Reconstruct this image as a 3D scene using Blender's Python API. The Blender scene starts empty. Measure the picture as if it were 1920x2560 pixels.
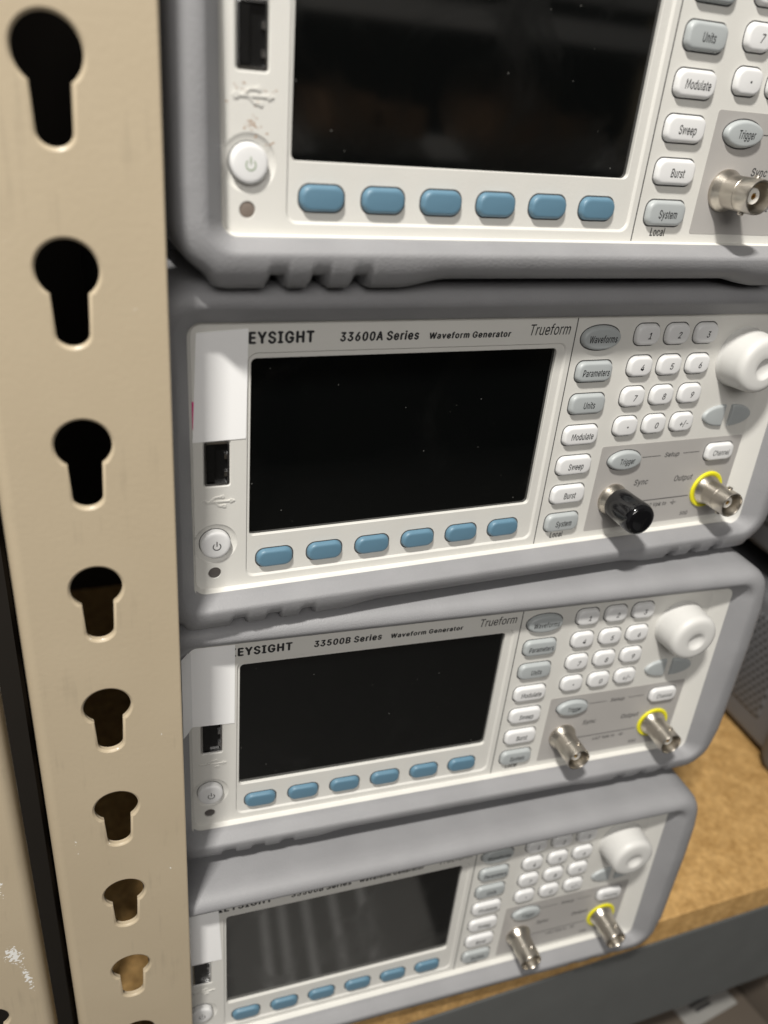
import bpy, bmesh, math, random
from mathutils import Matrix, Vector

random.seed(7)
S = 0.00092                      # metres per modelling millimetre
sc = bpy.context.scene
COL = sc.collection
R_ = math.radians

def V(x, y, z):                  # x right, y up, z out of the shelf towards the viewer
    return Vector((x * S, -z * S, y * S))

# ------------------------------------------------------------------ camera
cam_d = bpy.data.cameras.new("camera")
cam = bpy.data.objects.new("camera", cam_d)
COL.objects.link(cam)
right = (0.92225476, 0.08782634, 0.37647402)
down = (-0.10398060, -0.88160603, 0.46038989)
fwd = (0.37233613, -0.46374276, -0.80393312)
def D(v): return Vector((v[0], -v[2], v[1]))
r, u, b = D(right), -D(down), -D(fwd)
m = Matrix(((r.x, u.x, b.x), (r.y, u.y, b.y), (r.z, u.z, b.z))).to_4x4()
m.translation = V(-55.686, 130.384, 219.887)
cam.matrix_world = m
cam_d.sensor_fit = 'VERTICAL'
cam_d.sensor_height = 36.0
cam_d.sensor_width = 27.0
cam_d.lens = 36.0 * 2021.75 / 2560.0
cam_d.clip_start = 0.005
cam_d.clip_end = 60.0
cam_d.dof.use_dof = True
cam_d.dof.focus_distance = 272 * S
cam_d.dof.aperture_fstop = cam_d.lens * 0.001 / (3.3 * S)
sc.camera = cam

# ------------------------------------------------------------------ light
w = bpy.data.worlds.new("World")
sc.world = w
w.use_nodes = True
bg = w.node_tree.nodes["Background"]
bg.inputs[0].default_value = (1.0, 0.97, 0.93, 1)
bg.inputs[1].default_value = 0.12
def area_lamp(name, at, to, sx, sy, energy, color):
    ld = bpy.data.lights.new(name, 'AREA')
    ld.shape = 'RECTANGLE'; ld.size = sx * S; ld.size_y = sy * S
    ld.energy = energy; ld.color = color
    lo = bpy.data.objects.new(name, ld); COL.objects.link(lo)
    lo.location = V(*at)
    lo.rotation_euler = (V(*to) - V(*at)).to_track_quat('-Z', 'Y').to_euler()
area_lamp("aisle_lamp", (-334, 1030, 480), (90, -40, 0), 120, 40, 16.5, (1.0, 0.965, 0.90))
area_lamp("ceiling_lamp", (-420, 950, 1700), (90, -40, 0), 1100, 700, 13.0, (1.0, 0.965, 0.92))  # unseen soft fill, added to lift the shaded areas
sc.view_settings.view_transform = 'Standard'
sc.view_settings.look = 'None'
sc.view_settings.exposure = 0.0
sc.view_settings.gamma = 1.0
sc.view_settings.use_curve_mapping = False

# ------------------------------------------------------------------ materials
def nodes_of(name):
    mt = bpy.data.materials.new(name)
    mt.use_nodes = True
    nt = mt.node_tree
    return mt, nt, nt.nodes["Principled BSDF"]

def N(nt, kind, **kw):
    n = nt.nodes.new(kind)
    for k, v in kw.items():
        if isinstance(v, (int, float, tuple)) and k in [i.name for i in n.inputs]:
            n.inputs[k].default_value = v
        else:
            setattr(n, k, v)
    return n

def plastic(name, col, rough=0.45, bump=0.0, scale=1500, spec=0.5, var=0.05, metal=0.0, coat=0.0):
    mt, nt, p = nodes_of(name)
    L = nt.links.new
    tc = N(nt, 'ShaderNodeTexCoord')
    n1 = N(nt, 'ShaderNodeTexNoise'); n1.inputs['Scale'].default_value = 45; n1.inputs['Detail'].default_value = 6
    L(tc.outputs['Object'], n1.inputs['Vector'])
    mix = N(nt, 'ShaderNodeMix', data_type='RGBA')
    mix.inputs[6].default_value = tuple(c * (1 - var) for c in col) + (1,)
    mix.inputs[7].default_value = tuple(min(1, c * (1 + var)) for c in col) + (1,)
    L(n1.outputs['Fac'], mix.inputs[0])
    L(mix.outputs[2], p.inputs['Base Color'])
    mr = N(nt, 'ShaderNodeMapRange')
    mr.inputs[3].default_value = rough - 0.06; mr.inputs[4].default_value = rough + 0.08
    L(n1.outputs['Fac'], mr.inputs[0]); L(mr.outputs[0], p.inputs['Roughness'])
    p.inputs['Specular IOR Level'].default_value = spec
    p.inputs['Metallic'].default_value = metal
    p.inputs['Coat Weight'].default_value = coat
    if bump > 0:
        n2 = N(nt, 'ShaderNodeTexNoise'); n2.inputs['Scale'].default_value = scale; n2.inputs['Detail'].default_value = 3
        L(tc.outputs['Object'], n2.inputs['Vector'])
        bp = N(nt, 'ShaderNodeBump'); bp.inputs['Strength'].default_value = bump; bp.inputs['Distance'].default_value = 0.0003
        L(n2.outputs['Fac'], bp.inputs['Height']); L(bp.outputs[0], p.inputs['Normal'])
    return mt

M = {}
M['panel'] = plastic('white_plastic', (.655, .645, .61), .48, .16, 2600)
M['bumper'] = plastic('grey_rubber', (.27, .27, .28), .52, .42, 1900, var=.17)
M['case'] = plastic('grey_case_paint', (.20, .20, .205), .5, .1, 1500)
M['knob'] = plastic('off_white_knob', (.66, .655, .635), .42, .05, 2500, var=.05)
M['white_key'] = plastic('white_key_plastic', (.73, .73, .73), .40, .05, 2500, var=.02)
M['grey_key'] = plastic('grey_key_plastic', (.40, .425, .43), .40, .05, 2500, var=.03)
M['blue_key'] = plastic('blue_key_plastic', (.105, .205, .285), .42, .08, 2500, var=.03)
M['gap'] = plastic('dark_gap', (.06, .06, .06), .8)
M['plate'] = plastic('grey_plate_print', (.40, .385, .37), .45, .10, 2600)
M['ink'] = plastic('dark_ink', (.016, .016, .018), .6)
M['faint_ink'] = plastic('grey_ink', (.07, .07, .07), .5)
M['green_ink'] = plastic('green_ink', (.22, .30, .17), .5)
M['yellow'] = plastic('yellow_plastic', (.78, .72, .02), .4)
M['black'] = plastic('black_vinyl', (.005, .005, .006), .10, .02, 300, spec=.6)
M['lamp_grey'] = plastic('dark_lens', (.10, .09, .085), .3)
M['lamp_tan'] = plastic('tan_lens', (.20, .165, .14), .3)
M['sticker'] = plastic('white_label_paper', (.93, .93, .93), .5, var=.01)  # white of the redaction block that covers each front label
M['pink'] = plastic('pink_paper', (.65, .02, .20), .5)
M['dielectric'] = plastic('white_insulator', (.75, .73, .68), .4)
M['nickel'] = plastic('nickel', (.55, .51, .45), .30, .10, 900, metal=1.0, var=.12)
M['gold'] = plastic('gold_pin', (.75, .50, .16), .25, metal=1.0)
M['usb_metal'] = plastic('tin_shell', (.75, .75, .75), .18, metal=1.0)
M['usb_black'] = plastic('black_tongue', (.006, .006, .006), .25)
M['rust'] = plastic('rust_stain', (.36, .22, .13), .7)
M['dark_wall'] = plastic('dark_wall_paint', (.03, .026, .022), .85, spec=.08)  # near-black colour stands in for darkness in the background and reflections
M['dark_steel'] = plastic('dark_brown_steel', (.014, .010, .006), .85, spec=.08)  # darkness of the gap put into the colour
M['beam'] = plastic('dark_grey_enamel', (.11, .114, .112), .42, .05, 500, var=.12)
M['old_label'] = plastic('grey_soiled_label', (.30, .295, .28), .6)  # white label, greyed to show the shade under the shelf
M['dark_carton'] = plastic('dark_brown_cardboard', (.10, .080, .062), .85, .1, 400)  # cardboard brown darkened for the shade below the beam
M['carton'] = plastic('brown_cardboard', (.24, .14, .075), .85, .1, 400)
M['floor'] = plastic('grey_concrete', (.10, .095, .09), .35, .1, 60, var=.15)
M['floor_pale'] = plastic('pale_floor_paint', (.42, .41, .39), .4)  # pale tone chosen for the grey mirrored in the lowest screen
M['mark'] = plastic('white_floor_paint', (.92, .91, .89), .4)  # bright white so stripes and rack rails show in screen reflections

def screen_mat():
    mt, nt, p = nodes_of('black_glass')
    L = nt.links.new
    tc = N(nt, 'ShaderNodeTexCoord')
    vo = N(nt, 'ShaderNodeTexVoronoi'); vo.inputs['Scale'].default_value = 300
    L(tc.outputs['Object'], vo.inputs['Vector'])
    lt = N(nt, 'ShaderNodeMath', operation='LESS_THAN'); lt.inputs[1].default_value = 0.05
    L(vo.outputs['Distance'], lt.inputs[0])
    wn = N(nt, 'ShaderNodeTexWhiteNoise'); L(vo.outputs['Position'], wn.inputs['Vector'])
    gt = N(nt, 'ShaderNodeMath', operation='GREATER_THAN'); gt.inputs[1].default_value = 0.72
    L(wn.outputs['Value'], gt.inputs[0])
    mu = N(nt, 'ShaderNodeMath', operation='MULTIPLY'); L(lt.outputs[0], mu.inputs[0]); L(gt.outputs[0], mu.inputs[1])
    mix = N(nt, 'ShaderNodeMix', data_type='RGBA')
    mix.inputs[6].default_value = (.0022, .0026, .0026, 1); mix.inputs[7].default_value = (.16, .16, .15, 1)
    L(mu.outputs[0], mix.inputs[0]); L(mix.outputs[2], p.inputs['Base Color'])
    n1 = N(nt, 'ShaderNodeTexNoise'); n1.inputs['Scale'].default_value = 28; n1.inputs['Detail'].default_value = 5; n1.inputs['Distortion'].default_value = 1.5
    L(tc.outputs['Object'], n1.inputs['Vector'])
    mr = N(nt, 'ShaderNodeMapRange'); mr.inputs[1].default_value = .45; mr.inputs[2].default_value = .75; mr.inputs[3].default_value = .05; mr.inputs[4].default_value = .20
    L(n1.outputs['Fac'], mr.inputs[0]); L(mr.outputs[0], p.inputs['Roughness'])
    p.inputs['IOR'].default_value = 1.9
    return mt
M['screen'] = screen_mat()

def post_mat(name, spots):
    mt, nt, p = nodes_of(name)
    L = nt.links.new
    tc = N(nt, 'ShaderNodeTexCoord')
    n1 = N(nt, 'ShaderNodeTexNoise'); n1.inputs['Scale'].default_value = 30; n1.inputs['Detail'].default_value = 8
    L(tc.outputs['Object'], n1.inputs['Vector'])
    mix = N(nt, 'ShaderNodeMix', data_type='RGBA')
    mix.inputs[6].default_value = (.460, .380, .266, 1); mix.inputs[7].default_value = (.525, .440, .314, 1)
    L(n1.outputs['Fac'], mix.inputs[0])
    mp0 = N(nt, 'ShaderNodeMapping'); mp0.inputs['Scale'].default_value = (420, 60, 26); L(tc.outputs['Object'], mp0.inputs['Vector'])
    n4 = N(nt, 'ShaderNodeTexNoise'); n4.inputs['Scale'].default_value = 1.0; n4.inputs['Detail'].default_value = 5; L(mp0.outputs[0], n4.inputs['Vector'])
    n5 = N(nt, 'ShaderNodeTexNoise'); n5.inputs['Scale'].default_value = 55; n5.inputs['Detail'].default_value = 3; L(tc.outputs['Object'], n5.inputs['Vector'])
    m5 = N(nt, 'ShaderNodeMath', operation='MULTIPLY'); L(n4.outputs['Fac'], m5.inputs[0]); L(n5.outputs['Fac'], m5.inputs[1])
    r5 = N(nt, 'ShaderNodeMapRange'); r5.inputs[1].default_value = .33; r5.inputs[2].default_value = .46; r5.inputs[4].default_value = .30; L(m5.outputs[0], r5.inputs[0])
    rub = N(nt, 'ShaderNodeMix', data_type='RGBA'); L(r5.outputs[0], rub.inputs[0]); L(mix.outputs[2], rub.inputs[6]); rub.inputs[7].default_value = (.30, .25, .18, 1)
    mix = rub
    # bare metal where the paint has been knocked off
    n3 = N(nt, 'ShaderNodeTexNoise'); n3.inputs['Scale'].default_value = 900; n3.inputs['Detail'].default_value = 4
    L(tc.outputs['Object'], n3.inputs['Vector'])
    at = N(nt, 'ShaderNodeAttribute'); at.attribute_name = 'wear'
    spot = at.outputs['Fac']
    for cx, cy, rx, ry, gain in spots:
        mp = N(nt, 'ShaderNodeMapping', vector_type='TEXTURE'); mp.inputs['Location'].default_value = (cx * S, 0, cy * S)
        mp.inputs['Rotation'].default_value = (0, R_(-8), 0)
        mp.inputs['Scale'].default_value = (rx * S, 1, ry * S)
        L(tc.outputs['Object'], mp.inputs['Vector'])
        gr = N(nt, 'ShaderNodeTexGradient', gradient_type='SPHERICAL'); L(mp.outputs[0], gr.inputs['Vector'])
        sq = N(nt, 'ShaderNodeMath', operation='POWER'); sq.inputs[1].default_value = .5; L(gr.outputs['Fac'], sq.inputs[0])
        ml = N(nt, 'ShaderNodeMath', operation='MULTIPLY'); ml.inputs[1].default_value = gain; L(sq.outputs[0], ml.inputs[0])
        mx = N(nt, 'ShaderNodeMath', operation='MAXIMUM'); L(spot, mx.inputs[0]); L(ml.outputs[0], mx.inputs[1]); spot = mx.outputs[0]
    ad = N(nt, 'ShaderNodeMath', operation='MULTIPLY'); L(spot, ad.inputs[0]); L(n3.outputs['Fac'], ad.inputs[1])
    gt = N(nt, 'ShaderNodeMath', operation='GREATER_THAN'); gt.inputs[1].default_value = 0.42
    L(ad.outputs[0], gt.inputs[0])
    mix2 = N(nt, 'ShaderNodeMix', data_type='RGBA')
    L(gt.outputs[0], mix2.inputs[0]); L(mix.outputs[2], mix2.inputs[6]); mix2.inputs[7].default_value = (.86, .85, .82, 1)
    L(mix2.outputs[2], p.inputs['Base Color'])
    p.inputs['Roughness'].default_value = .36
    n2 = N(nt, 'ShaderNodeTexNoise'); n2.inputs['Scale'].default_value = 700; n2.inputs['Detail'].default_value = 2
    L(tc.outputs['Object'], n2.inputs['Vector'])
    bp = N(nt, 'ShaderNodeBump'); bp.inputs['Strength'].default_value = .10; bp.inputs['Distance'].default_value = .0004
    L(n2.outputs['Fac'], bp.inputs['Height']); L(bp.outputs[0], p.inputs['Normal'])
    return mt
M['post'] = post_mat('beige_enamel', [(-13.5, -226, 2.2, 6, .80), (-13.0, -232, 1.6, 4, .8), (-12.3, -252, 1.4, 5, .78), (14, -52, 2.4, 3, .80), (15, -185, 3, 14, .70), (16, -250, 3, 16, .70), (-12, -37, 10, 2.2, .66)])
M['post_worn'] = post_mat('scratched_beige_enamel', [(10.2, -238, 5.0, 16, .98), (12.2, -276, 5.5, 9.5, 1.05), (15.0, -290, 2.6, 18, .98), (8, -262, 2, 6, .75), (2, -225, 6, 4, .7), (13.5, -200, 1.4, 9, .8)])

def board_mat():
    mt, nt, p = nodes_of('particle_board')
    L = nt.links.new
    tc = N(nt, 'ShaderNodeTexCoord')
    n1 = N(nt, 'ShaderNodeTexNoise'); n1.inputs['Scale'].default_value = 160; n1.inputs['Detail'].default_value = 8; n1.inputs['Roughness'].default_value = .7
    n2 = N(nt, 'ShaderNodeTexVoronoi'); n2.inputs['Scale'].default_value = 420
    L(tc.outputs['Object'], n1.inputs['Vector']); L(tc.outputs['Object'], n2.inputs['Vector'])
    cr = N(nt, 'ShaderNodeValToRGB')
    cr.color_ramp.elements[0].position = .30; cr.color_ramp.elements[0].color = (.42, .235, .075, 1)
    cr.color_ramp.elements[1].position = .70; cr.color_ramp.elements[1].color = (.76, .475, .19, 1)
    L(n1.outputs['Fac'], cr.inputs[0])
    hs = N(nt, 'ShaderNodeMix', data_type='RGBA', blend_type='MULTIPLY'); hs.inputs[0].default_value = .25
    L(cr.outputs[0], hs.inputs[6]); L(n2.outputs['Distance'], hs.inputs[7])
    L(hs.outputs[2], p.inputs['Base Color'])
    p.inputs['Roughness'].default_value = .55
    return mt
M['board'] = board_mat()

def perforated_mat():
    mt, nt, p = nodes_of('perforated_grey_sheet')
    L = nt.links.new
    tc = N(nt, 'ShaderNodeTexCoord')
    mp = N(nt, 'ShaderNodeMapping'); L(tc.outputs['Object'], mp.inputs['Vector'])
    k = 1 / (5.2 * S)
    mp.inputs['Scale'].default_value = (k, k, k)
    sp = N(nt, 'ShaderNodeSeparateXYZ'); L(mp.outputs[0], sp.inputs[0])
    def mth(op, a, bb=None):
        n = N(nt, 'ShaderNodeMath', operation=op)
        for i, q in enumerate((a, bb)):
            if q is None: continue
            if isinstance(q, (int, float)): n.inputs[i].default_value = q
            else: L(q, n.inputs[i])
        return n.outputs[0]
    def dots(oy, oz):
        fy = mth('SUBTRACT', mth('FRACT', mth('ADD', sp.outputs[1], oy)), .5)
        fz = mth('MULTIPLY', mth('SUBTRACT', mth('FRACT', mth('ADD', mth('MULTIPLY', sp.outputs[2], 0.577), oz)), .5), 1.732)
        d = mth('ADD', mth('MULTIPLY', fy, fy), mth('MULTIPLY', fz, fz))
        return mth('LESS_THAN', d, .30 ** 2)
    dd = mth('MAXIMUM', dots(0, 0), dots(.5, .5))
    mix = N(nt, 'ShaderNodeMix', data_type='RGBA'); L(dd, mix.inputs[0])
    mix.inputs[6].default_value = (.135, .137, .145, 1); mix.inputs[7].default_value = (.03, .03, .03, 1)
    L(mix.outputs[2], p.inputs['Base Color'])
    p.inputs['Roughness'].default_value = .5
    return mt
M['perf'] = perforated_mat()
M['side_case'] = plastic('blue_grey_case_paint', (.135, .137, .145), .5, .1, 1500)

# ------------------------------------------------------------------ mesh helpers
def new_bm(): return bmesh.new()

def loft(bm, rings, cap0=False, cap1=False, mat=0, closed=True):
    vs = [[bm.verts.new(V(*p)) for p in ring] for ring in rings]
    n = len(vs[0])
    for a, bb in zip(vs, vs[1:]):
        for i in range(n if closed else n - 1):
            j = (i + 1) % n
            f = bm.faces.new((a[i], a[j], bb[j], bb[i])); f.material_index = mat
    if cap0:
        f = bm.faces.new(list(reversed(vs[0]))); f.material_index = mat
    if cap1:
        f = bm.faces.new(vs[-1]); f.material_index = mat
    return vs

def rrect(x0, x1, y0, y1, rad, z, n=6, sub=1):
    """rounded rectangle, counter clockwise seen from +z; sub = segments on each straight edge"""
    rad = max(0.01, min(rad, (x1 - x0) / 2 - .01, (y1 - y0) / 2 - .01))
    zf = z if callable(z) else (lambda x, y: z)
    pts = []
    corners = ((x1 - rad, y0 + rad, -90), (x1 - rad, y1 - rad, 0), (x0 + rad, y1 - rad, 90), (x0 + rad, y0 + rad, 180))
    for ci, (cx, cy, a0) in enumerate(corners):
        arc = [(cx + rad * math.cos(R_(a0 + 90 * i / n)), cy + rad * math.sin(R_(a0 + 90 * i / n))) for i in range(n + 1)]
        pts += arc
        nx = corners[(ci + 1) % 4]
        e = (nx[0] + rad * math.cos(R_(nx[2])), nx[1] + rad * math.sin(R_(nx[2])))
        for k in range(1, sub):
            t = k / sub
            pts.append((arc[-1][0] + (e[0] - arc[-1][0]) * t, arc[-1][1] + (e[1] - arc[-1][1]) * t))
    return [(x, y, zf(x, y)) for x, y in pts]

def outline_super(hw, hh, ex, n=40):
    pts = []
    for i in range(n):
        a = 2 * math.pi * i / n
        c, s = math.cos(a), math.sin(a)
        pts.append((hw * math.copysign(abs(c) ** (2 / ex), c), hh * math.copysign(abs(s) ** (2 / ex), s)))
    return pts

def box(bm, x0, x1, y0, y1, z0, z1, bev=0.0, mat=0):
    if bev <= 0:
        loft(bm, [[(x0, y0, z), (x1, y0, z), (x1, y1, z), (x0, y1, z)] for z in (z0, z1)], True, True, mat)
        return
    bb = bev
    rings = [rrect(x0 + bb, x1 - bb, y0 + bb, y1 - bb, bb, z0, 4), rrect(x0 + .3 * bb, x1 - .3 * bb, y0 + .3 * bb, y1 - .3 * bb, bb, z0 + .3 * bb, 4),
             rrect(x0, x1, y0, y1, bb, z0 + bb, 4), rrect(x0, x1, y0, y1, bb, z1 - bb, 4),
             rrect(x0 + .3 * bb, x1 - .3 * bb, y0 + .3 * bb, y1 - .3 * bb, bb, z1 - .3 * bb, 4), rrect(x0 + bb, x1 - bb, y0 + bb, y1 - bb, bb, z1, 4)]
    loft(bm, rings, True, True, mat)

def lathe(bm, prof, n=40, mat=0, cx=0, cy=0, cap0=False, cap1=False):
    rings = [[(cx + rr * math.cos(2 * math.pi * i / n), cy + rr * math.sin(2 * math.pi * i / n), z) for i in range(n)] for rr, z in prof]
    loft(bm, rings, cap0, cap1, mat)

def to_mesh(bm, name, mats, smooth=35):
    bmesh.ops.recalc_face_normals(bm, faces=bm.faces[:])
    me = bpy.data.meshes.new(name)
    bm.to_mesh(me); bm.free()
    for mm in (mats if isinstance(mats, (list, tuple)) else [mats]):
        me.materials.append(M[mm])
    if smooth:
        for f in me.polygons: f.use_smooth = True
        me.set_sharp_from_angle(angle=R_(smooth))
        big = (2.5 * S) ** 2
        for f in me.polygons:
            if f.area > big and len(f.vertices) > 0 and abs(f.normal.y) > .999 and name in ('front_panel', 'shelf_post', 'connector_plate'): f.use_smooth = False
    return me

def link(name, me, parent=None, at=(0, 0, 0)):
    o = bpy.data.objects.new(name, me)
    COL.objects.link(o)
    o.location = V(*at)
    if parent is not None: o.parent = parent
    return o

def tag(o, label=None, cat=None, group=None, kind=None):
    if label: o['label'] = label
    if cat: o['category'] = cat
    if group: o['group'] = group
    if kind: o['kind'] = kind
    return o

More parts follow.
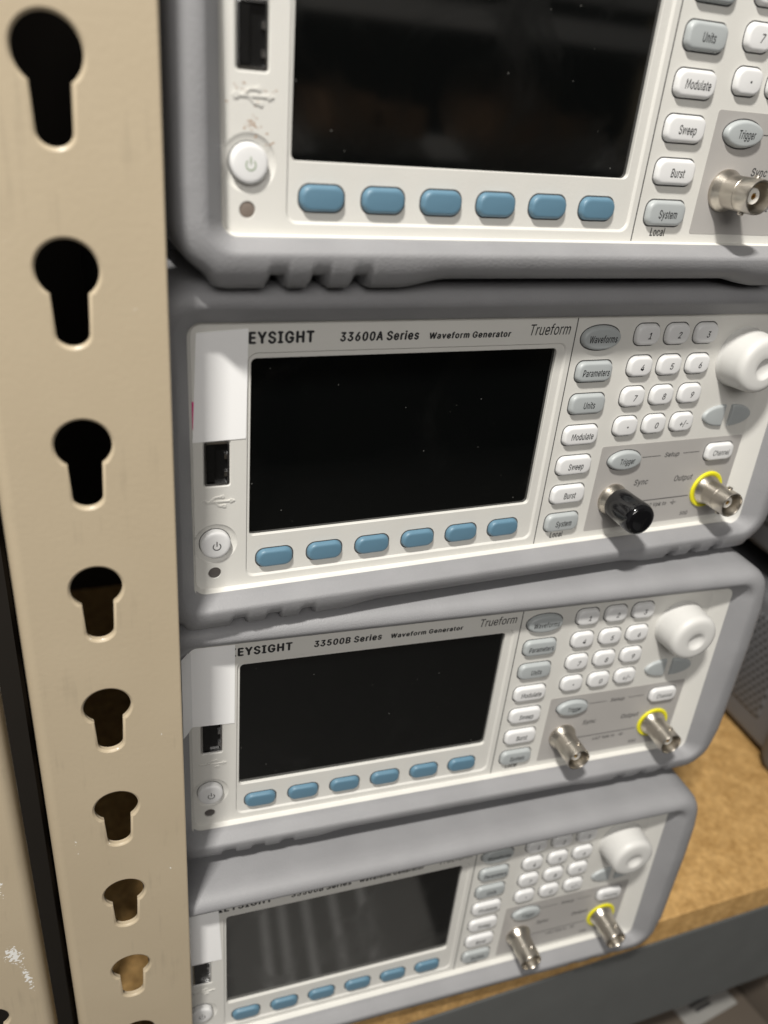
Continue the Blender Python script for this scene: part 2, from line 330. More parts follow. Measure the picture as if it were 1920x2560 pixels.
# letter shapes: advance | outline points | triangles, in thousandths of the type size
GLYPHS = {
    '+': '453|198 34 198 364 255 364 255 34 61 172 61 226 391 226 391 172|0 2 1 0 3 2 4 6 5 4 7 6',
    '-': '453|337 244 337 188 114 188 114 244|2 0 3 2 1 0',
    '.': '188|95 -4 78 -1 63 9 53 24 50 41 53 59 63 73 78 83 95 87 113 83 128 73 138 59 141 41 138 24 128 9 113 -1|7 9 8 6 9 7 6 10 9 5 10 6 5 11 10 4 11 5 4 12 11 3 12 4 3 13 12 2 13 3 2 14 13 1 14 2 1 15 14 0 15 1',
    '/': '249|235 533 71 -76 14 -76 178 533|2 0 3 2 1 0',
    '0': '453|227 -7 174 1 130 24 95 62 69 113 53 178 48 254 53 330 69 395 95 447 130 484 174 508 227 516 279 508 323 484 358 447 384 395 400 330 405 254 400 178 384 113 359 62 323 24 279 1 227 50 261 56 290 74 313 103 330 144 340 194 344 254 340 314 330 365 313 405 290 435 261 453 227 460 192 453 163 435 140 405 123 365 113 314 109 254 113 194 123 144 140 103 163 74 192 56|11 13 12 10 13 11 10 14 13 9 14 10 9 36 14 36 15 14 9 37 36 35 15 36 9 38 37 34 15 35 8 38 9 34 16 15 8 39 38 33 16 34 8 40 39 32 16 33 7 40 8 32 17 16 7 41 40 31 17 32 6 41 7 31 18 17 6 42 41 30 18 31 5 42 6 5 43 42 29 18 30 29 19 18 5 44 43 28 19 29 4 44 5 28 20 19 4 45 44 27 20 28 3 45 4 27 21 20 3 46 45 26 21 27 3 47 46 25 21 26 2 47 3 25 22 21 2 24 47 24 22 25 2 22 24 1 22 2 1 23 22 1 0 23',
    '1': '453|76 0 76 55 391 55 391 0 276 509 276 0 212 0 212 448 209 448 86 358 86 427 198 509|10 4 11 10 8 4 8 7 4 7 5 4 10 9 8 6 5 7 0 2 1 0 3 2',
    '2': '453|64 0 64 47 234 229 261 257 282 282 299 305 311 327 318 348 320 371 317 397 308 419 293 436 273 449 250 457 224 460 196 457 172 447 153 433 139 413 130 390 127 362 66 362 71 405 86 442 111 473 143 496 182 511 225 516 268 511 306 497 337 474 361 445 376 411 381 372 378 345 371 318 357 290 336 259 306 223 267 180 153 60 153 57 389 57 389 0|26 28 27 26 29 28 25 29 26 25 30 29 24 30 25 24 31 30 23 15 24 15 14 24 14 13 24 13 31 24 12 31 13 23 16 15 11 31 12 23 17 16 11 32 31 22 17 23 10 32 11 22 18 17 9 32 10 22 19 18 9 33 32 21 19 22 8 33 9 21 20 19 8 34 33 7 34 8 6 34 7 6 35 34 5 35 6 5 36 35 4 36 5 4 37 36 3 37 4 3 38 37 2 38 3 1 38 2 1 39 38 1 40 39 1 41 40 1 42 41 1 43 42 0 43 1',
    '3': '453|218 -7 173 -3 133 10 98 30 70 57 52 91 44 132 109 132 115 107 126 87 144 71 165 59 191 52 219 50 248 53 275 61 297 74 315 93 325 116 329 145 326 172 316 196 299 217 275 234 242 244 201 248 157 248 157 299 288 448 288 452 70 452 70 509 372 509 372 461 211 278 211 289 264 288 308 276 344 253 371 222 387 186 393 145 387 103 370 66 344 36 309 12 266 -2|30 32 31 30 33 32 30 29 33 29 28 33 28 34 33 27 35 28 35 34 28 26 35 27 26 36 35 26 37 36 26 38 37 26 25 38 25 24 38 24 39 38 23 39 24 22 39 23 22 40 39 21 40 22 20 40 21 20 41 40 19 41 20 18 41 19 18 42 41 5 7 6 5 8 7 17 42 18 5 9 8 17 43 42 16 43 17 4 9 5 4 10 9 15 43 16 4 11 10 15 44 43 14 44 15 4 12 11 3 12 4 13 44 14 3 13 12 3 44 13 3 45 44 2 45 3 2 46 45 1 46 2 1 0 46',
    '4': '453|40 105 40 158 247 509 311 509 109 166 109 163 413 163 413 105 282 0 282 121 282 146 282 318 343 318 343 0|1 3 2 1 4 3 10 12 11 10 13 12 1 5 4 1 6 5 1 10 6 10 7 6 0 10 1 0 9 10 13 7 10 0 8 9 8 7 0 8 13 7',
    '5': '453|221 -7 178 -2 140 11 108 32 83 60 66 93 60 130 122 130 127 108 138 89 154 73 173 60 196 52 221 50 250 53 276 64 298 82 314 104 324 131 328 162 324 193 314 221 297 244 275 262 248 273 218 277 192 275 167 268 145 258 128 246 67 253 96 509 366 509 366 452 151 452 134 301 136 301 155 315 178 325 203 331 229 334 263 330 294 321 321 306 345 285 364 260 379 231 388 199 391 163 385 117 369 76 343 41 309 15 268 -1|30 34 31 34 32 31 34 33 32 30 35 34 39 41 40 38 41 39 38 42 41 37 42 38 37 43 42 36 43 37 36 44 43 30 36 35 30 26 36 26 25 36 25 44 36 25 45 44 24 45 25 30 27 26 23 45 24 30 28 27 22 45 23 22 46 45 30 29 28 21 46 22 21 47 46 20 47 21 20 48 47 19 48 20 19 49 48 18 49 19 17 49 18 5 7 6 5 8 7 17 50 49 5 9 8 16 50 17 4 9 5 4 10 9 15 50 16 15 51 50 4 11 10 14 51 15 4 12 11 3 12 4 13 51 14 3 13 12 3 51 13 3 52 51 2 52 3 2 53 52 1 53 2 1 0 53',
    '6': '453|226 -7 182 -1 142 15 109 40 84 74 69 115 64 162 68 199 80 239 102 285 137 340 252 509 322 509 151 261 145 261 154 275 165 288 179 299 196 307 214 312 235 314 278 309 316 295 346 271 370 240 384 201 389 157 384 112 368 73 343 39 310 14 271 -2 226 48 254 52 279 63 299 79 314 101 324 128 327 157 324 187 314 213 299 235 279 251 254 262 226 265 198 262 174 252 153 235 138 214 128 188 125 158 128 128 138 102 153 79 174 63 198 52|10 12 11 10 16 12 16 13 12 9 16 10 19 21 20 18 21 19 18 22 21 17 22 18 16 22 17 16 23 22 9 15 16 13 44 16 44 23 16 8 15 9 8 14 15 44 43 23 43 24 23 13 45 44 13 46 45 42 24 43 8 13 14 8 46 13 8 47 46 41 24 42 41 25 24 7 47 8 7 48 47 40 25 41 7 49 48 39 25 40 39 26 25 6 49 7 6 50 49 38 26 39 5 50 6 5 51 50 37 26 38 37 27 26 5 52 51 36 27 37 4 52 5 36 28 27 4 53 52 35 28 36 4 54 53 34 28 35 3 54 4 34 29 28 3 55 54 33 29 34 3 32 55 32 29 33 3 29 32 2 29 3 2 30 29 1 30 2 1 31 30 0 31 1',
    '7': '453|97 0 323 448 323 452 62 452 62 509 391 509 391 449 165 0|3 5 4 3 2 5 2 6 5 1 6 2 1 7 6 0 7 1',
    '8': '453|226 -7 178 -2 136 11 101 33 74 62 57 96 52 135 55 166 65 195 81 220 101 241 125 256 153 265 153 267 119 282 93 308 76 342 70 380 75 417 90 450 114 477 146 498 184 511 226 516 269 511 306 498 337 477 361 450 377 417 382 380 376 342 359 308 333 282 300 267 300 265 327 256 351 241 372 220 387 195 397 166 401 135 395 96 378 62 352 33 317 11 275 -2 226 49 258 52 285 60 307 74 323 91 333 113 337 139 333 165 322 189 305 208 283 223 256 232 226 235 196 232 169 223 147 208 130 189 119 165 115 139 119 113 129 91 145 74 167 60 195 52 226 290 252 292 274 300 293 313 307 330 316 351 319 376 316 399 308 420 294 437 275 449 252 457 226 460 200 457 177 449 159 437 145 420 136 399 133 376 136 351 145 330 159 313 178 300 201 292|22 24 23 21 24 22 21 25 24 20 25 21 20 26 25 19 26 20 19 82 26 82 27 26 19 83 82 81 27 82 19 84 83 80 27 81 18 84 19 80 28 27 18 85 84 79 28 80 18 86 85 78 28 79 18 87 86 77 28 78 17 87 18 77 29 28 17 88 87 76 29 77 16 88 17 76 30 29 16 89 88 75 30 76 16 90 89 74 30 75 74 31 30 15 90 16 15 91 90 73 31 74 15 92 91 72 31 73 72 32 31 14 92 15 14 93 92 71 32 72 14 70 93 70 32 71 14 32 70 14 33 32 13 33 14 12 33 13 12 34 33 11 34 12 11 35 34 10 35 11 10 36 35 9 58 10 58 36 10 58 37 36 9 59 58 57 37 58 9 60 59 56 37 57 9 61 60 55 37 56 8 61 9 55 38 37 8 62 61 54 38 55 7 62 8 54 39 38 7 63 62 53 39 54 6 63 7 53 40 39 6 64 63 52 40 53 6 65 64 51 40 52 5 65 6 51 41 40 5 66 65 50 41 51 4 66 5 50 42 41 4 67 66 49 42 50 4 68 67 48 42 49 3 68 4 48 43 42 3 69 68 47 43 48 3 46 69 46 43 47 3 43 46 2 43 3 2 44 43 1 44 2 1 45 44 0 45 1',
    '9': '453|226 516 271 510 310 494 343 468 368 434 384 393 389 347 385 309 373 270 350 224 315 168 200 0 130 0 301 248 307 248 299 234 287 221 273 210 257 202 238 196 218 195 175 199 137 214 106 237 83 269 68 307 64 352 69 397 85 436 110 469 143 494 182 510 226 460 199 457 174 446 154 429 138 407 129 381 125 352 129 322 138 295 154 274 174 257 199 247 226 243 254 247 279 257 299 273 314 295 324 321 327 350 324 381 314 407 299 429 279 446 254 457|31 1 0 30 1 31 30 2 1 29 2 30 29 3 2 28 33 29 33 32 29 32 3 29 32 55 3 55 4 3 28 34 33 54 4 55 28 35 34 53 4 54 27 35 28 53 5 4 27 36 35 52 5 53 27 37 36 51 5 52 26 37 27 51 6 5 26 38 37 50 6 51 25 38 26 25 39 38 49 6 50 49 7 6 25 40 39 48 7 49 48 8 7 24 40 25 24 41 40 47 8 48 24 42 41 46 8 47 46 14 8 14 9 8 23 42 24 23 43 42 45 13 46 13 14 46 45 17 13 17 12 13 15 9 14 23 44 43 44 17 45 23 17 44 22 17 23 16 9 15 16 10 9 17 10 16 21 17 22 21 18 17 12 10 17 21 19 18 20 19 21 12 11 10',
    'A': '480|16 0 201 509 276 509 463 0 395 0 287 302 276 334 264 372 250 420 232 478 245 478 228 419 213 371 201 333 191 302 85 0 110 142 110 199 370 199 370 142|0 9 1 9 2 1 9 10 2 10 3 2 0 17 9 17 11 9 11 8 9 11 8 10 8 18 10 18 3 10 7 18 8 17 12 11 6 18 7 17 13 12 5 18 6 17 14 13 17 16 14 16 15 14 4 19 5 19 18 5 0 16 17 16 18 17 16 19 18 19 3 18 0 15 16 4 3 19',
    'B': '456|60 0 60 509 241 509 289 504 329 491 359 469 381 442 394 410 398 374 395 344 387 320 373 301 356 286 336 275 315 267 315 262 339 257 363 245 385 227 402 203 414 173 418 136 413 100 400 67 377 39 344 18 301 4 247 0 125 57 245 57 296 63 330 80 349 105 355 137 352 161 342 184 327 203 306 218 279 228 248 231 125 231 125 285 238 285 265 288 288 296 308 309 323 326 333 348 336 372 330 403 313 429 283 446 240 452 125 452|0 53 1 53 2 1 53 3 2 53 4 3 53 5 4 53 52 5 52 6 5 0 41 53 51 6 52 50 6 51 50 7 6 49 7 50 49 8 7 48 8 49 48 9 8 47 9 48 46 9 47 46 10 9 45 10 46 45 11 10 44 11 45 44 12 11 43 12 44 42 12 43 42 13 12 0 40 41 40 42 41 40 13 42 40 14 13 40 15 14 40 16 15 40 17 16 40 39 17 39 18 17 0 28 40 38 18 39 37 18 38 37 19 18 36 19 37 36 20 19 35 20 36 34 20 35 34 21 20 33 21 34 32 21 33 32 22 21 31 22 32 31 23 22 30 23 31 30 24 23 29 24 30 0 29 28 0 24 29 0 25 24 0 26 25 0 27 26',
    'C': '510|267 -7 205 1 150 25 104 63 70 115 48 179 40 254 48 329 70 393 104 445 150 484 205 508 267 516 305 513 340 504 373 490 402 471 427 447 448 418 463 385 473 348 408 348 401 373 389 395 375 413 357 428 337 440 315 449 292 454 267 456 223 450 184 432 150 403 125 364 109 314 103 254 109 194 125 145 151 105 184 76 223 59 267 53 292 55 315 60 337 69 357 81 375 96 389 114 401 136 408 160 473 160 463 124 448 91 428 62 402 38 373 19 341 5 305 -4|11 13 12 11 14 13 10 14 11 10 15 14 10 16 15 9 16 10 9 29 16 29 17 16 9 30 29 28 17 29 27 17 28 9 31 30 26 17 27 26 18 17 8 31 9 25 18 26 8 32 31 24 18 25 24 19 18 23 19 24 8 33 32 22 19 23 7 33 8 22 20 19 21 20 22 7 34 33 6 34 7 6 35 34 5 35 6 5 36 35 5 37 36 4 37 5 48 50 49 48 51 50 4 38 37 47 51 48 47 52 51 3 38 4 46 52 47 3 39 38 45 52 46 45 53 52 44 53 45 3 40 39 43 53 44 2 40 3 43 54 53 42 54 43 2 41 40 41 54 42 2 54 41 2 55 54 1 55 2 1 56 55 1 57 56 0 57 1',
    'E': '419|60 0 60 509 372 509 372 452 125 452 125 286 355 286 355 229 125 229 125 57 375 57 375 0|0 4 1 4 2 1 4 3 2 0 5 4 0 8 5 8 6 5 8 7 6 0 9 8 0 10 9 0 11 10',
    'G': '520|269 -7 205 1 149 25 104 64 69 116 47 179 40 254 47 329 69 393 103 445 149 484 203 508 265 516 304 513 340 504 374 489 403 469 429 445 449 416 465 384 474 349 408 349 399 372 387 393 373 411 356 427 337 439 315 448 291 454 265 456 222 450 183 432 150 404 125 364 109 314 103 254 109 194 125 145 151 105 184 76 224 59 269 53 309 57 345 71 374 93 396 123 410 160 415 202 434 199 283 199 283 256 478 256 478 200 471 141 451 91 419 50 377 19 326 0|11 13 12 11 14 13 10 14 11 10 15 14 10 16 15 9 16 10 9 29 16 29 17 16 9 30 29 28 17 29 27 17 28 9 31 30 26 17 27 8 31 9 26 18 17 25 18 26 8 32 31 24 18 25 24 19 18 23 19 24 8 33 32 7 33 8 22 19 23 22 20 19 21 20 22 7 34 33 6 34 7 6 35 34 49 51 50 49 47 51 47 52 51 5 35 6 5 36 35 49 46 47 48 52 47 48 53 52 46 48 49 46 53 48 5 37 36 4 37 5 45 53 46 4 38 37 45 54 53 44 54 45 3 38 4 3 39 38 43 54 44 43 55 54 3 40 39 42 55 43 2 40 3 2 41 40 41 55 42 2 55 41 2 56 55 1 56 2 1 57 56 0 57 1',
    'H': '517|60 0 60 509 125 509 125 289 392 289 392 509 457 509 457 0 392 0 392 232 125 232 125 0|0 2 1 0 3 2 4 6 5 4 7 6 0 10 3 10 4 3 10 9 4 9 7 4 0 11 10 8 7 9',
    'I': '300|31 0 31 57 118 57 118 452 31 452 31 509 269 509 269 452 183 452 183 57 269 57 269 0|4 6 5 4 7 6 3 7 4 2 8 3 8 7 3 2 9 8 0 2 1 0 9 2 0 10 9 0 11 10',
    'K': '467|104 145 104 216 122 239 139 261 157 282 174 303 193 324 212 344 364 509 448 509 231 276 228 276 60 0 60 509 125 509 125 334 124 225 125 193 125 0 372 0 188 259 228 309 449 0|12 14 13 12 15 14 7 9 8 7 21 9 21 10 9 6 21 7 12 1 15 1 2 15 2 16 15 5 21 6 5 20 21 10 22 21 4 20 5 3 20 4 0 10 11 0 22 10 2 20 3 2 19 20 16 19 2 17 19 16 12 0 1 18 19 17 12 22 0 18 22 12 19 22 18',
    'L': '393|60 0 60 509 125 509 125 57 361 57 361 0|0 2 1 0 3 2 0 4 3 0 5 4',
    'M': '628|60 0 60 509 152 509 277 187 282 174 287 159 293 141 299 123 305 103 311 84 317 65 322 49 307 49 312 65 318 83 324 102 330 121 336 140 342 158 348 174 352 187 476 509 568 509 568 0 504 0 504 291 504 308 504 327 505 347 505 369 506 391 506 413 507 435 507 457 513 457 505 433 498 409 490 386 482 363 474 341 467 322 461 305 456 291 342 0 286 0 170 291 165 304 159 321 152 340 145 361 137 384 129 408 121 432 112 457 119 457 119 437 120 416 120 394 121 372 121 350 122 328 122 309 122 291 122 0|0 53 1 53 2 1 53 54 2 54 3 2 20 33 21 33 22 21 33 34 22 34 23 22 0 52 53 55 3 54 20 32 33 35 32 34 32 23 34 56 52 55 52 3 55 20 35 32 35 31 32 20 36 35 0 56 52 56 51 52 0 57 56 20 37 36 0 58 57 20 38 37 0 59 58 20 39 38 0 60 59 20 40 39 0 61 60 20 41 40 0 62 61 20 42 41 0 63 62 20 43 42 19 43 20 18 43 19 17 43 18 16 43 17 15 43 16 14 43 15 13 10 14 10 43 14 13 11 10 12 11 13',
    'O': '533|267 -7 205 1 150 25 105 63 70 115 48 179 40 254 48 329 70 393 105 445 150 484 205 508 267 516 329 508 384 484 429 445 464 393 486 329 493 254 486 179 464 115 429 63 384 25 329 1 267 53 310 59 349 76 383 105 408 144 425 194 430 254 425 314 408 365 383 404 349 433 310 450 267 456 223 450 184 433 151 404 125 364 109 314 103 254 109 194 125 144 151 105 184 76 223 59|11 13 12 10 13 11 10 14 13 9 14 10 9 36 14 36 15 14 9 37 36 35 15 36 34 15 35 9 38 37 8 38 9 34 16 15 33 16 34 8 39 38 32 16 33 8 40 39 7 40 8 32 17 16 31 17 32 7 41 40 6 41 7 31 18 17 30 18 31 6 42 41 5 42 6 5 43 42 29 18 30 29 19 18 5 44 43 28 19 29 4 44 5 28 20 19 4 45 44 27 20 28 3 45 4 27 21 20 3 46 45 26 21 27 3 47 46 25 21 26 25 22 21 2 47 3 2 24 47 24 22 25 2 22 24 1 22 2 1 23 22 1 0 23',
    'P': '445|60 0 60 509 235 509 289 503 332 487 366 462 390 430 404 391 409 348 404 304 390 265 366 233 332 207 289 191 235 186 109 186 109 242 233 242 269 246 297 256 318 272 333 294 342 319 344 348 342 376 333 402 318 423 297 439 268 449 232 452 125 452 125 0|0 30 1 30 2 1 30 3 2 30 4 3 30 5 4 30 29 5 29 28 5 28 6 5 0 16 30 16 31 30 27 6 28 26 6 27 26 7 6 25 7 26 24 7 25 24 8 7 23 8 24 22 8 23 22 9 8 21 9 22 21 10 9 20 10 21 19 10 20 19 11 10 18 11 19 17 11 18 0 15 16 31 17 16 31 14 17 14 11 17 14 12 11 14 13 12 0 14 15 0 31 14',
    'S': '447|224 -9 172 -4 128 9 91 31 64 60 46 96 38 137 104 137 110 110 123 88 142 71 166 59 194 52 224 49 257 52 286 60 311 74 329 92 341 114 346 139 342 161 332 179 316 193 296 205 272 214 245 222 184 239 128 260 86 289 60 326 52 372 58 413 75 448 102 476 138 498 180 511 227 516 275 511 316 498 351 476 377 449 394 415 401 378 337 378 326 412 302 437 267 453 225 459 194 456 167 448 145 435 129 418 118 398 115 376 119 352 131 334 148 319 169 308 191 300 212 293 264 279 287 272 312 264 336 252 359 238 379 220 395 198 405 171 408 139 403 99 386 64 360 34 323 11 278 -4|35 37 36 34 37 35 34 38 37 33 38 34 33 39 38 33 40 39 32 47 33 47 40 33 32 48 47 46 40 47 32 49 48 45 40 46 45 41 40 31 49 32 31 50 49 44 41 45 31 51 50 31 52 51 44 42 41 30 52 31 43 42 44 30 53 52 30 54 53 29 54 30 29 55 54 29 56 55 28 56 29 28 57 56 28 58 57 28 59 58 28 60 59 27 60 28 27 61 60 27 62 61 27 63 62 26 63 27 26 64 63 25 64 26 25 65 64 24 65 25 24 66 65 23 66 24 22 66 23 22 67 66 21 67 22 20 67 21 20 68 67 19 68 20 18 68 19 18 69 68 5 7 6 5 8 7 17 69 18 5 9 8 17 70 69 4 9 5 16 70 17 4 10 9 15 70 16 4 11 10 15 71 70 14 71 15 3 11 4 3 12 11 13 71 14 3 13 12 3 71 13 3 72 71 2 72 3 2 73 72 1 73 2 1 0 73',
    'T': '449|32 452 32 509 417 509 417 452 257 452 257 0 193 0 193 452|0 2 1 0 3 2 7 3 0 6 4 7 4 3 7 6 5 4',
    'U': '517|259 -8 203 -2 154 15 114 43 85 80 66 124 60 173 60 509 124 509 124 178 128 144 141 113 160 87 187 68 220 56 259 52 298 56 331 68 357 87 377 113 389 144 393 178 393 509 457 509 457 173 451 124 433 80 403 43 363 15 315 -2|6 8 7 6 9 8 21 23 22 21 24 23 6 10 9 20 24 21 5 10 6 20 25 24 5 11 10 19 25 20 19 26 25 4 11 5 4 12 11 18 26 19 4 13 12 17 26 18 3 13 4 17 27 26 3 14 13 16 27 17 3 15 14 15 27 16 3 27 15 2 27 3 2 28 27 1 28 2 1 29 28 0 29 1',
    'V': '480|204 0 16 509 84 509 192 206 203 176 215 137 230 89 248 31 235 31 252 90 267 138 279 176 290 206 395 509 463 509 278 0|0 2 1 0 3 2 12 14 13 12 15 14 0 4 3 11 15 12 10 15 11 0 5 4 9 15 10 0 6 5 8 7 9 7 15 9 0 7 6 0 15 7',
    'W': '686|155 0 16 509 82 509 163 196 170 171 175 145 181 120 187 94 192 67 197 40 189 40 194 67 200 94 205 120 211 145 218 171 224 196 306 509 380 509 462 196 468 171 474 145 480 120 486 94 492 67 497 40 488 40 493 67 499 94 504 120 510 145 517 171 523 196 603 509 670 509 530 0 455 0 368 323 359 356 351 391 344 431 336 475 350 475 342 433 335 395 327 359 318 323 230 0|0 2 1 0 3 2 16 41 17 41 18 17 41 42 18 42 19 18 32 34 33 32 35 34 16 43 41 43 40 41 43 40 42 40 19 42 16 44 43 39 19 40 16 45 44 38 19 39 16 46 45 37 19 38 16 47 46 36 19 37 0 4 3 15 47 16 36 20 19 31 35 32 0 5 4 14 47 15 36 21 20 30 35 31 0 6 5 13 47 14 36 22 21 29 35 30 0 7 6 12 47 13 36 23 22 28 35 29 0 8 7 11 47 12 36 24 23 27 35 28 0 10 8 10 9 8 10 47 11 36 26 24 26 25 24 26 35 27 0 47 10 36 35 26',
    'Y': '472|203 0 203 208 16 509 91 509 192 344 208 318 222 292 236 264 250 230 224 230 237 265 251 293 265 318 280 344 381 509 455 509 268 208 268 0|1 3 2 1 4 3 13 15 14 13 16 15 1 5 4 12 16 13 11 16 12 1 6 5 10 16 11 1 7 6 9 8 10 8 16 10 1 8 7 1 16 8 0 16 1 0 17 16',
    'a': '389|160 -9 126 -5 94 5 68 22 48 45 35 73 30 108 34 138 43 161 58 179 78 193 100 203 125 211 152 216 178 220 209 224 234 227 252 230 265 235 273 243 276 255 276 257 273 279 267 297 256 311 240 322 220 329 196 331 171 329 149 322 132 313 118 301 107 288 100 274 41 291 57 322 79 346 104 364 133 375 163 382 194 384 215 383 239 379 263 372 286 360 306 343 322 320 333 290 337 251 337 0 277 0 277 52 272 52 264 38 252 25 236 12 215 1 190 -6 170 45 202 49 228 59 248 74 263 93 272 115 276 138 276 190 270 186 259 182 246 179 231 176 216 173 200 171 186 169 175 168 154 164 134 159 117 150 103 139 95 124 92 105 94 87 102 72 114 61 130 52 149 47|39 41 40 39 42 41 38 42 39 38 43 42 37 43 38 37 44 43 36 44 37 36 45 44 35 45 36 35 27 45 27 46 45 35 28 27 26 46 27 35 29 28 25 46 26 35 30 29 34 30 35 24 46 25 24 47 46 34 31 30 23 47 24 34 32 31 22 47 23 33 32 34 22 48 47 21 48 22 20 48 21 19 48 20 19 49 48 18 49 19 17 65 18 65 49 18 16 65 17 15 65 16 14 65 15 13 65 14 12 65 13 11 65 12 10 65 11 9 65 10 9 66 65 64 49 65 9 67 66 9 68 67 8 68 9 8 69 68 8 70 69 8 71 70 8 72 71 8 73 72 8 74 73 8 75 74 7 75 8 7 76 75 7 77 76 7 78 77 63 49 64 6 78 7 6 79 78 62 49 63 5 79 6 5 80 79 61 51 62 51 49 62 5 81 80 60 51 61 4 81 5 4 82 81 4 83 82 59 52 60 52 51 60 4 84 83 59 53 52 50 49 51 58 53 59 4 58 84 4 53 58 3 53 4 3 54 53 3 55 54 2 55 3 2 56 55 1 56 2 1 57 56 0 57 1',
    'c': '396|207 -8 159 -2 117 16 82 46 56 85 40 133 34 187 40 243 56 291 82 330 117 360 159 378 207 384 234 383 260 377 284 368 305 356 324 341 340 322 353 301 362 277 303 262 298 276 290 289 281 301 270 311 257 319 242 325 226 329 207 330 173 325 145 310 124 287 108 258 99 224 96 187 99 151 108 117 124 89 145 66 173 51 207 46 226 48 243 52 258 58 271 66 282 76 292 89 299 102 304 117 363 102 354 78 341 56 325 37 306 21 285 9 261 -1 235 -6|11 13 12 11 14 13 10 14 11 10 15 14 10 16 15 9 16 10 9 17 16 9 29 17 29 18 17 8 30 9 30 29 9 28 18 29 27 18 28 8 31 30 26 18 27 26 19 18 25 19 26 24 19 25 8 32 31 23 19 24 23 20 19 7 32 8 22 20 23 7 33 32 22 21 20 7 34 33 6 34 7 6 35 34 5 35 6 5 36 35 5 37 36 4 37 5 4 38 37 48 50 49 48 51 50 47 51 48 46 51 47 4 39 38 3 39 4 46 52 51 45 52 46 44 52 45 3 40 39 43 52 44 43 53 52 42 53 43 3 41 40 41 53 42 3 53 41 2 53 3 2 54 53 2 55 54 1 55 2 1 56 55 1 57 56 0 57 1',
    'd': '424|195 -8 151 -2 111 16 79 45 55 84 39 133 34 189 39 245 55 293 79 332 112 361 151 378 196 384 228 381 253 373 272 360 287 346 298 331 306 319 311 319 311 509 372 509 372 0 313 0 313 59 307 59 298 46 287 31 272 17 252 4 227 -5 205 47 236 51 263 65 284 86 299 115 309 150 312 189 309 229 300 263 284 291 263 312 237 325 205 330 172 325 145 311 124 290 108 261 99 227 96 189 99 151 109 117 124 88 145 66 172 51|19 21 20 19 22 21 11 13 12 11 14 13 10 14 11 10 15 14 9 15 10 9 16 15 9 17 16 8 44 9 44 43 9 43 17 9 43 18 17 42 18 43 41 18 42 8 45 44 41 19 18 41 40 19 40 39 19 39 22 19 8 46 45 7 46 8 7 47 46 38 22 39 7 48 47 6 48 7 37 22 38 6 49 48 6 50 49 36 22 37 5 50 6 5 51 50 35 22 36 4 51 5 4 52 51 34 24 35 24 22 35 4 53 52 33 24 34 3 53 4 3 54 53 32 25 33 25 24 33 32 26 25 23 22 24 3 31 54 31 26 32 3 26 31 3 27 26 2 27 3 2 28 27 2 29 28 1 29 2 1 30 29 0 30 1',
    'e': '404|212 -8 161 -2 117 16 82 46 56 85 40 132 34 187 39 242 55 290 81 329 115 359 157 378 205 384 236 382 266 374 294 361 319 341 341 315 357 282 368 242 371 194 371 169 75 169 75 221 338 221 310 202 307 237 298 269 283 294 263 314 237 326 205 330 173 326 146 313 125 294 109 270 99 241 96 211 96 178 100 139 110 106 128 80 151 61 179 50 212 46 234 48 254 53 271 61 285 73 297 88 306 105 365 91 353 63 335 39 311 19 283 4 249 -5|11 13 12 11 14 13 10 14 11 10 15 14 10 16 15 9 16 10 9 31 16 31 17 16 9 32 31 30 17 31 8 32 9 29 17 30 8 33 32 29 18 17 28 18 29 8 34 33 27 18 28 8 35 34 7 35 8 27 19 18 7 36 35 26 19 27 26 24 19 24 20 19 6 23 7 23 36 7 23 37 36 25 24 26 6 22 23 37 24 23 37 20 24 38 20 37 38 21 20 5 22 6 39 21 38 5 21 22 5 39 21 5 40 39 4 40 5 4 41 40 49 51 50 49 52 51 48 52 49 3 41 4 3 42 41 47 52 48 47 53 52 3 43 42 46 53 47 45 53 46 3 44 43 44 53 45 3 53 44 2 53 3 2 54 53 2 55 54 1 55 2 1 56 55 0 56 1',
    'f': '254|228 379 228 327 6 327 6 379 81 0 81 432 84 461 96 486 113 505 135 519 161 527 187 530 207 529 222 527 234 524 243 521 227 468 222 470 215 472 206 473 195 474 171 470 154 460 145 443 142 419 142 0|10 12 11 10 13 12 9 13 10 9 14 13 9 15 14 9 16 15 8 17 9 17 16 9 7 19 8 19 18 8 18 17 8 6 20 7 20 19 7 6 21 20 6 22 21 5 22 6 5 23 22 5 24 23 4 24 5 4 25 24 2 0 3 2 1 0',
